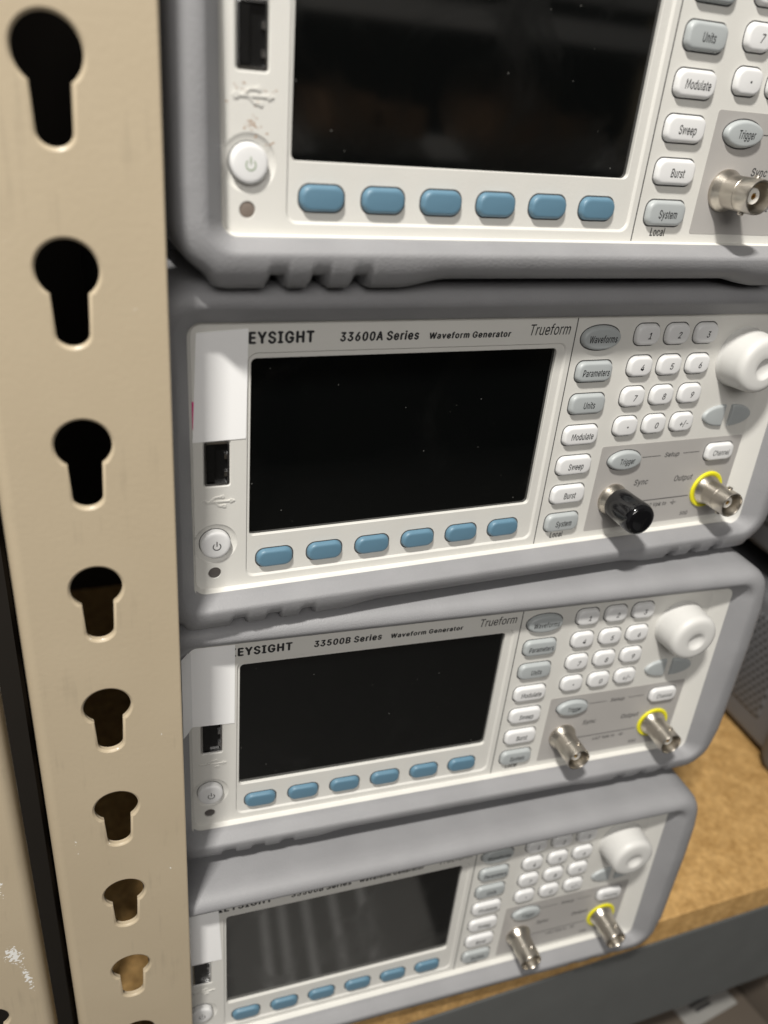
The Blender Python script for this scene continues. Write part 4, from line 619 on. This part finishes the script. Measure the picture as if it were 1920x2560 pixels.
def power_mesh():
    bm = new_bm()
    lathe(bm, [(4.75, -.95), (4.75, .9), (4.6, 1.25), (4.2, 1.5), (3.6, 1.58), (1.5, 1.60)], 48, cap1=True)
    lathe(bm, [(5.0, -.93), (4.7, -.92)], 48, mat=1)
    return to_mesh(bm, 'power_button', ['white_key', 'gap'], 40)
def power_symbol():
    bm = new_bm(); z = 1.66
    n = 26
    a = [bm.verts.new(V(1.35 * math.sin(R_(38 + 284 * i / n)), 1.35 * math.cos(R_(38 + 284 * i / n)) - .2, z)) for i in range(n + 1)]
    bb = [bm.verts.new(V(1.05 * math.sin(R_(38 + 284 * i / n)), 1.05 * math.cos(R_(38 + 284 * i / n)) - .2, z)) for i in range(n + 1)]
    for i in range(n): bm.faces.new((a[i], a[i + 1], bb[i + 1], bb[i]))
    box(bm, -.16, .16, -.1, 1.65, z - .02, z)
    return bm
ME['power'] = power_mesh()
ME['psym'] = to_mesh(power_symbol(), 'power_symbol', 'ink', 0)
ME['psym_green'] = to_mesh(power_symbol(), 'power_symbol', 'green_ink', 0)
def led_mesh(mat):
    bm = new_bm()
    lathe(bm, [(1.98, -.68), (1.9, -.3), (1.5, -.2), (.2, -.15)], 32, cap1=True)
    return to_mesh(bm, 'indicator_light', mat, 40)
ME['led'] = led_mesh('lamp_grey'); ME['led_tan'] = led_mesh('lamp_tan')

def usb_mesh():
    bm = new_bm()
    loft(bm, [rrect(-3.75, 3.75, -7.1, 7.1, .6, -1.5), rrect(-3.75, 3.75, -7.1, 7.1, .6, -.12), rrect(-3.2, 3.2, -6.5, 6.5, .5, -.02), rrect(-3.1, 3.1, -6.4, 6.4, .5, -1.3)], mat=1)
    loft(bm, [rrect(-3.4, 3.4, -6.75, 6.75, .5, -1.3)], False, True, mat=2)
    box(bm, -2.9, -.6, -6.0, 6.2, -1.25, -.35, 0, mat=2)
    for y in (-3.8, 2.0):
        box(bm, 2.3, 3.36, y - .7, y + .9, -1.2, -.4, 0, mat=1)
    return to_mesh(bm, 'usb_port', ['panel', 'usb_metal', 'usb_black'], 40)
ME['usb'] = usb_mesh()
def usb_symbol():
    bm = new_bm(); z0, z1 = -.02, .28
    def bar(x0, y0, x1, y1, t=.22):
        dx, dy = x1 - x0, y1 - y0; L = math.hypot(dx, dy); nx, ny = -dy / L * t, dx / L * t
        loft(bm, [[(x0 + nx, y0 + ny, z), (x0 - nx, y0 - ny, z), (x1 - nx, y1 - ny, z), (x1 + nx, y1 + ny, z)] for z in (z0, z1)], False, True)
    bar(-4.2, 0, 3.9, 0)
    bar(-2.6, 0, -1.0, 1.5); bar(-1.0, 1.5, 1.0, 1.6)
    bar(-1.2, 0, .2, -1.5); bar(.2, -1.5, 1.6, -1.6)
    lathe(bm, [(.75, z0), (.75, z1)], 18, cx=-4.3, cap1=True)
    lathe(bm, [(.55, z0), (.55, z1)], 16, cx=1.3, cy=1.6, cap1=True)
    box(bm, 1.3, 2.3, -2.1, -1.1, z0, z1)
    loft(bm, [[(3.6, -.75, z), (5.1, 0, z), (3.6, .75, z)] for z in (z0, z1)], False, True)
    return to_mesh(bm, 'usb_symbol', 'panel', 0)
ME['usb_sym'] = usb_symbol()

def redaction_block_mesh(pts, wrap=False):
    bm = new_bm()
    if not wrap:
        lo_ = [(x, y, .04) for x, y in pts]; hi = [(x, y, .22) for x, y in pts]
        loft(bm, [lo_, hi], False, True)
    else:                        # the redaction block laps over the bumper's inner slope
        y0, y1 = pts
        prof = [(-1.9, .22), (-17.0, .22), (-17.7, 1.2), (-18.6, rim_z(0, 40) + .55), (-20.6, rim_z(0, 40) + 3.4)]
        a = [bm.verts.new(V(x, y1 + (x + 1.9) * -.01, z)) for x, z in prof]
        c = [bm.verts.new(V(x, y0 - (x + 1.9) * .05, z)) for x, z in prof]
        for i in range(len(prof) - 1): bm.faces.new((a[i], a[i + 1], c[i + 1], c[i]))
    return to_mesh(bm, 'label_sticker', 'sticker', 0)  # redaction block that covers the front label

def build_unit(no, yaw, roll, t, label, series, redaction_block=None, green=False):
    e = bpy.data.objects.new('waveform_generator', None)
    COL.objects.link(e)
    e.empty_display_size = .02
    BASE = (96, -31, -100)
    a, c = R_(yaw), R_(roll)
    rot = Matrix.Rotation(a, 3, 'Z') @ Matrix.Rotation(-c, 3, 'Y')
    e.rotation_euler = rot.to_euler()
    e.location = V(*t) + rot @ V(*BASE)
    tag(e, label, 'signal generator', 'waveform generators in one stack')
    def put(name, key, at=(0, 0, 0), parent=None):
        o = bpy.data.objects.new(name, ME[key] if isinstance(key, str) else key)
        COL.objects.link(o)
        if parent is None:
            o.parent = e; o.location = V(at[0] - BASE[0], at[1] - BASE[1], at[2] - BASE[2])
        else:
            o.parent = parent; o.location = V(*at)
        return o
    put('case', 'case'); put('bumper', 'bumper')
    fp = put('front_panel', 'panel')
    put('lettering', series, parent=fp); put('lettering', 'local', parent=fp); put('seam', 'seam', parent=fp)
    put('usb_symbol', 'usb_sym', (-9.9, 13.8, 0), parent=fp)
    put('screen', 'screen')
    for i in range(6): put('soft_key', 'soft', (8.47 + 17.25 * i, -8.65, -.6))
    for i, s in enumerate(('Waveforms', 'Parameters', 'Units', 'Modulate', 'Sweep', 'Burst', 'System')):
        kind = 'wave' if i == 0 else ('menu_w' if 3 <= i <= 5 else 'menu_g')
        k = put('menu_key', kind, (120.0, 61.9 - 11.84 * i, 0)); k['label'] = ('oval grey ' if i == 0 else 'white ' if 3 <= i <= 5 else 'grey ') + 'key marked ' + s
        put('legend', 't_' + s, (.3, 0, 0), k)
    for i, s in enumerate('1 2 3 4 5 6 7 8 9 . 0 +/-'.split()):
        k = put('number_key', 'num', (139.3 + 13.09 * (i % 3), 62.6 - 11.37 * (i // 3), 0)); k['label'] = 'white key marked ' + s
        put('legend', 't_' + s, (.4, 0, 0), k)
    pl = put('connector_plate', 'plate'); put('lettering', 'plate_text', parent=pl)
    k = put('trigger_key', 'trig', (142.9, 14.5, .1)); put('legend', 't_Trigger', (.5, 0, 0), k)
    k = put('channel_key', 'chan', (188.9, 14.4, .1)); put('legend', 't_Channel', (.3, 0, 0), k)
    put('arrow_key', 'arrL', (181.4, 29.8, 0)); put('arrow_key', 'arrR', (193.6, 29.6, 0))
    put('knob', 'knob', (186.0, 53.0, 0))
    for x, y in ((141.6, -1.8), (188.5, -2.4)):
        cn = put('connector', 'bnc', (x, y, .1)); put('insulator', 'core', parent=cn); put('contact_pin', 'pin', parent=cn)
        if x > 150: put('yellow_ring', 'ring', parent=cn)
    put('usb_port', 'usb', (-10.2, 26.4, 0))
    pb = put('power_button', 'power', (-10.95, -1.0, 0)); put('power_symbol', 'psym_green' if green else 'psym', (.2, -.1, 0), pb)
    put('indicator_light', 'led_tan' if green else 'led', (-11.2, -11.9, 0))
    if redaction_block is not None:
        st = put('label_sticker', redaction_block_mesh(*redaction_block)); st['label'] = 'blank white label stuck beside the screen'
    return e, put

# ------------------------------------------------------------------ setting
def setting(name, bm, mat, smooth=0):
    return tag(link(name, to_mesh(bm, name, mat, smooth)), kind='structure')
bm = new_bm(); box(bm, -1500, 1900, -1015, -1000, -1500, 3000)
setting('floor', bm, 'floor')
bm = new_bm()
box(bm, 20, 330, -1000, -999.2, 380, 760)
setting('floor_paint', bm, 'floor_pale')  # patch added on the floor to brighten the lowest screen's reflection
bm = new_bm()
for x in (72, 100, 137, 180, 226): box(bm, x, x + 12, -999.2, -998.6, 385, 755)
setting('floor_marking', bm, 'mark')  # stripes added to give the streaks reflected in the lowest screen
bm = new_bm(); box(bm, -1500, 1900, -998, 1500, -470, -440)
setting('wall', bm, 'dark_wall')  # dark wall added so the background behind the shelf stays dark
bm = new_bm(); box(bm, -1500, 1900, -998, 1500, 2100, 2130)
setting('aisle_wall', bm, 'dark_wall')  # unseen wall added to keep the screen reflections dark

# ------------------------------------------------------------------ shelf
YS = -261.0
tilt = math.tan(R_(2.0))
def board(name, x0, x1, y, zf, depth, thick):
    bm = new_bm(); bb = .7
    # seen from above: front edge follows the shelf line
    def pt(x, z): return (x, z + x * tilt)
    sec = [(-depth, 0), (-bb, 0), (0, -bb), (0, -thick + bb), (-bb, -thick), (-depth, -thick)]
    rings = [[(x, y + dy, zf + dz + x * tilt) for dz, dy in sec] for x in (x0, x1)]
    loft(bm, rings, True, True)
    return link(name, to_mesh(bm, name, 'board', 0))
tag(board('shelf_board', -66, 640, YS, 15.0, 400, 20), 'tan particle board shelf under the stack of instruments', 'shelf board')
bm = new_bm()
sec = [(-2.5, -21), (-.8, -20.2), (0, -21.5), (0, -101), (-1, -102), (-14, -102), (-14, -100), (-2.5, -99.5)]
loft(bm, [[(x, YS + dy, 15.3 + dz + x * tilt) for dz, dy in sec] for x in (-44, 640)], True, True)
tag(link('shelf_beam', to_mesh(bm, 'shelf_beam', 'beam', 30)), 'dark grey steel beam along the front edge of the particle board', 'shelf beam')

# ------------------------------------------------------------------ posts
def keyhole(cx, cy, rr, hw, bot, n=28):
    """keyhole outline, clockwise from the top, as (x, y)"""
    a0 = math.asin(hw / rr)
    pts = []
    for i in range(n + 1):
        a = a0 + (2 * math.pi - 2 * a0) * i / n        # measured from straight down, turning
        pts.append((cx - rr * math.sin(a) , cy - rr * math.cos(a)))
    # now at the right side of the neck going down
    rb = hw * .9
    x1 = cx + hw
    for i in range(13):
        a = math.pi * i / 12
        pts.append((cx + rb * math.cos(a) + 0, cy - bot + rb * .85 - rb * .85 * math.sin(a)))
    return pts

PK = 1.039
def post_mesh(sgn, v0, n, first, wear, mat):
    """angle post: pierced face in the xy plane, flange going back on the side of -sgn"""
    bm = new_bm()
    pitch, th = 41.3 * PK, 2.0
    xe, xb = 20.5 * PK, -16.8 * PK         # free edge, start of the bend
    wl = bm.loops.layers.float.get('wear')
    for layer, z in ((0, 0), (1, -th)):
        pass
    prev_top = None
    def inset(pts, cx, cy, d):
        out = []
        k = len(pts)
        for i in range(k):
            ax, ay = pts[i - 1]; bx, by = pts[(i + 1) % k]
            tx, ty = bx - ax, by - ay; L = math.hypot(tx, ty) or 1
            out.append((pts[i][0] + ty / L * d, pts[i][1] - tx / L * d))
        return out
    for i in range(n):
        cy = first - pitch * i
        top, bot = cy + 17.0 * PK, cy - pitch + 17.0 * PK
        kh = keyhole(0, cy, 6.55 * PK, 3.95 * PK, 17.0 * PK)
        area = sum(kh[j - 1][0] * kh[j][1] - kh[j][0] * kh[j - 1][1] for j in range(len(kh)))
        if area < 0: kh = kh[::-1]
        grow = inset(kh, 0, cy, .75)
        shrink = inset(kh, 0, cy, .12)
        # outer outline of the cell, matched point by point by casting from the hole
        cyc = cy - 5.0 * PK
        outer = []
        for x, y in kh:
            dx, dy = x, y - cyc
            ts = []
            if dx > 1e-9: ts.append(xe / dx)
            if dx < -1e-9: ts.append(xb / dx)
            if dy > 1e-9: ts.append((top - cyc) / dy)
            if dy < -1e-9: ts.append((bot - cyc) / dy)
            tt = min(ts); outer.append([dx * tt, cyc + dy * tt])
        for cxn, cyn in ((xe, top), (xe, bot), (xb, top), (xb, bot)):
            j = min(range(len(outer)), key=lambda q: (outer[q][0] - cxn) ** 2 + (outer[q][1] - cyn) ** 2)
            outer[j] = [cxn, cyn]
        loft(bm, [[(x, y, 0) for x, y in outer], [(x, y, 0) for x, y in grow], [(x, y, -.22) for x, y in inset(kh, 0, cy, .3)], [(x, y, -.6) for x, y in kh], [(x, y, -th) for x, y in shrink], [(x, y, -th) for x, y in outer]])
    top, bot = first + 17.0 * PK, first - pitch * (n - 1) - pitch + 17.0 * PK
    # free edge
    prof = [(xe, 0), (xe + .35, -.15), (xe + .5, -.6), (xe + .5, -th + .5), (xe + .3, -th), (xe, -th)]
    loft(bm, [[(x, y, z) for x, z in prof] for y in (top, bot)], closed=False)
    # bend and flange
    rb = 3.4 * PK
    prof = [(xb - rb * math.sin(R_(q)), -rb + rb * math.cos(R_(q))) for q in range(0, 91, 9)] + [(xb - rb, -8.5), (xb - rb + th, -8.5)]
    prof += [(xb - (rb - th) * math.sin(R_(q)), -rb + (rb - th) * math.cos(R_(q))) for q in range(90, -1, -9)]
    ys = [top + (bot - top) * k / 60 for k in range(61)]
    loft(bm, [[(x, y, z) for x, z in prof] for y in ys], closed=False)
    # shallow rolled line beside the bend
    if sgn < 0:
        for v in bm.verts: v.co.x = -v.co.x
    bmesh.ops.remove_doubles(bm, verts=bm.verts[:], dist=1e-6)
    me = to_mesh(bm, 'shelf_post', mat, 32)
    at = me.attributes.new('wear', 'FLOAT', 'POINT')
    for i, v in enumerate(me.vertices):
        x, y, z = v.co.x / S, v.co.z / S, -v.co.y / S
        at.data[i].value = wear(x, y, z)
    return me
def wear_one(x, y, z):
    if z < -.1 and z > -1.9 and -4.6 < x < 4.6:
        k = (-y) % (41.3 * PK)
        i = int(round(-y / (41.3 * PK)))
        if 14.5 < k < 19 and i in (3, 4, 5, 8): return .66
    return 0.0
def wear_two(x, y, z):
    return .80 if z < -7.9 else 0.0
post_rot = Matrix.Rotation(R_(-2.0), 3, 'Z')
def place_post(me, off, label):
    o = link('shelf_post', me)
    # tilt of one degree found from the photograph: top leans towards the viewer
    rot = post_rot @ Matrix.Rotation(R_(1.0), 3, 'X')
    o.rotation_euler = rot.to_euler()
    o.location = V(-48.1, 130.82, 24.1) + rot @ V(*off)
    return tag(o, label, 'shelf post', 'beige shelf posts')
place_post(post_mesh(1, 0, 14, 41.3 * PK * 2, wear_one, 'post'), (0, 0, 0), 'beige steel shelf post with a row of keyhole slots, directly left of the instruments')
place_post(post_mesh(-1, 0, 14, (41.3 * 2 - 9) * PK, wear_two, 'post_worn'), (-47.9 * PK, 0, 0), 'scratched beige shelf post of the neighbouring unit, cut off by the left edge')

# ------------------------------------------------------------------ the four generators
u1, put1 = build_unit(1, .02, .27, (7.48, 111.97, 8.12), 'topmost waveform generator of the stack, rust marks below its USB port', 'head_a', None, True)
u2, put2 = build_unit(2, 0, 0, (0, 0, 0), 'second waveform generator from the top, marked 33600A Series, with a black cap on one connector', 'head_a',
                      ([(-15.7, 66.4), (-17.3, 33.9), (-1.5, 34.2), (-1.1, 67.4)],))
u3, put3 = build_unit(3, -4.71, -.17, (-2.02, -112.75, -3.57), 'third waveform generator from the top, marked 33500B Series, both connectors bare', 'head_b', ((32.6, 68.2), True))
u4, put4 = build_unit(4, -4.55, .05, (-9.87, -229.4, 9.34), 'lowest waveform generator, standing on the particle board, striped reflections in its screen', 'head_b',
                      ([(-15.6, 63.9), (-14.4, 33.5), (-1.9, 33.3), (-3.1, 64.6)],))
# pink label edge peeping out on the second one
bm = new_bm(); loft(bm, [[(-17.35, 38.0, .03), (-15.0, 38.0, .03), (-15.0, 46.5, .03), (-17.35, 46.5, .03)]], False, True)
put2('pink_label', to_mesh(bm, 'pink_label', 'pink', 0))
# rust marks on the topmost one
bm = new_bm()
for k in range(46):
    if k < 26: x, y = random.gauss(-10.4, 1.0), random.gauss(7.4, .9)
    elif k < 38: x, y = random.gauss(-10.5, 3.2), random.choice((15.6, 14.9, 12.6)) + random.gauss(0, .35)
    else: x, y = random.gauss(-5.5, 1.5), random.gauss(4.0, 1.2)
    rr = random.uniform(.12, .34); n = 7
    bm.faces.new([bm.verts.new(V(x + rr * random.uniform(.5, 1.5) * math.cos(2 * math.pi * i / n), y + rr * random.uniform(.4, 1.0) * math.sin(2 * math.pi * i / n), .03 + k * .0004)) for i in range(n)])
put1('rust_mark', to_mesh(bm, 'rust_mark', 'rust', 0))

# black cap on the second unit's left connector
bm = new_bm()
lathe(bm, [(5.25, 3.9), (5.9, 3.9), (6.15, 4.3), (6.15, 9.0), (6.3, 15.3), (6.2, 17.0), (5.7, 18.2), (4.6, 18.7), (3.8, 18.6), (2.2, 18.4), (.3, 18.35)], 56, cap1=True)
cap = link('dust_cap', to_mesh(bm, 'dust_cap', 'black', 45), None, (141.6, -1.8, 0))
tag(cap, 'glossy black round cap pushed onto a metal connector of the second instrument', 'cap')

# ------------------------------------------------------------------ instruments standing further back on the right
def side_instrument(y0, y1, zfront, label, x=388):
    e = bpy.data.objects.new('bench_instrument', None); COL.objects.link(e)
    e.location = V(x + 120, y0, zfront - 120); e.rotation_euler = (0, 0, R_(-6))
    tag(e, label, 'instrument', 'grey instruments at the right edge')
    bm = new_bm(); box(bm, -120, 120, 5, y1 - y0 - 4, -190, 108, 7)
    link('case', to_mesh(bm, 'case', 'side_case', 40), e)
    bm = new_bm(); box(bm, -126, 126, 0, y1 - y0, 96, 124, 9)
    link('bumper', to_mesh(bm, 'bumper', 'side_case', 40), e)
    bm = new_bm(); box(bm, -121.2, -118, 26, y1 - y0 - 18, -160, 84, 1)
    link('vent_grille', to_mesh(bm, 'vent_grille', 'perf', 40), e)
    return e
side_instrument(YS, YS + 114, -20, 'grey instrument with a perforated side on the board, right of the third generator')
side_instrument(YS + 128, YS + 242, -20, 'upper grey instrument at the right edge, beside the second generator, above another one')

# ------------------------------------------------------------------ below the shelf
bm = new_bm(); box(bm, -66, 700, -640, -620, -400, 40)
tag(link('shelf_board', to_mesh(bm, 'shelf_board', 'board', 0)), 'lower particle board shelf below the dark grey beam', 'shelf board')
e = bpy.data.objects.new('cardboard_box', None); COL.objects.link(e); e.location = V(330, -620, -60); e.rotation_euler = (0, 0, R_(5))
tag(e, 'brown cardboard box with a printed grey label, below the shelf beam', 'box', 'cardboard boxes below the beam')
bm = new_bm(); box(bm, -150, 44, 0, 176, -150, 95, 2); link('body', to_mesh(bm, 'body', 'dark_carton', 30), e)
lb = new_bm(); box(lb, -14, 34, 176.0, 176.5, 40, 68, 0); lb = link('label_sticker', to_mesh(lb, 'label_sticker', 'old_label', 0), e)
bm = new_bm()
for k in range(4): box(bm, -6 + 2 * k, 24 - 3 * k, 176.6, 176.7, 46 + 4 * k, 48.5 + 4 * k)
link('print', to_mesh(bm, 'print', 'faint_ink', 0), lb)
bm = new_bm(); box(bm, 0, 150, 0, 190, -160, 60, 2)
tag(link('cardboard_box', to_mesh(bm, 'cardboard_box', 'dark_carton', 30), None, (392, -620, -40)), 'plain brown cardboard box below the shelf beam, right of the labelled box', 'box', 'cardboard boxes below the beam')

# ------------------------------------------------------------------ added sheet between the two shelving units, blocks light behind the posts
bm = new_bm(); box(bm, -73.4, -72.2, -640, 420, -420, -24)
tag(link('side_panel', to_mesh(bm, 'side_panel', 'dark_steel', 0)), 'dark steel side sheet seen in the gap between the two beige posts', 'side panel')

# ------------------------------------------------------------------ rack across the aisle, mirrored faintly in the screens
e = bpy.data.objects.new('storage_rack', None); COL.objects.link(e); e.location = V(820, -1000, 1560)
tag(e, 'storage rack across the aisle, mirrored faintly in the topmost dark screen', 'rack')
for x in (-520, 520):
    bm = new_bm(); box(bm, x - 25, x + 25, 0, 2000, -40, 10); link('upright', to_mesh(bm, 'upright', 'post', 0), e)
for y in (620, 1000, 1250, 1330):
    bm = new_bm(); box(bm, -494, 494, y, y + 45, -38, 8); link('rail', to_mesh(bm, 'rail', 'mark', 0), e)
for x, y, hh, ww in ((-300, 1046, 70, 90), (-190, 1046, 55, 80), (60, 1046, 80, 110), (190, 1046, 60, 70), (120, 666, 90, 200)):
    bm = new_bm(); box(bm, -ww / 2, ww / 2, 0, hh, 0, 220, 2)
    tag(link('carton', to_mesh(bm, 'carton', 'carton', 0), None, (820 + x, y - 1000, 1340)), 'brown carton on the rack across the aisle, mirrored in a dark screen', 'box', 'cartons on the rack across the aisle')

for o in sc.objects:
    if o.type == 'MESH': o.data.update()
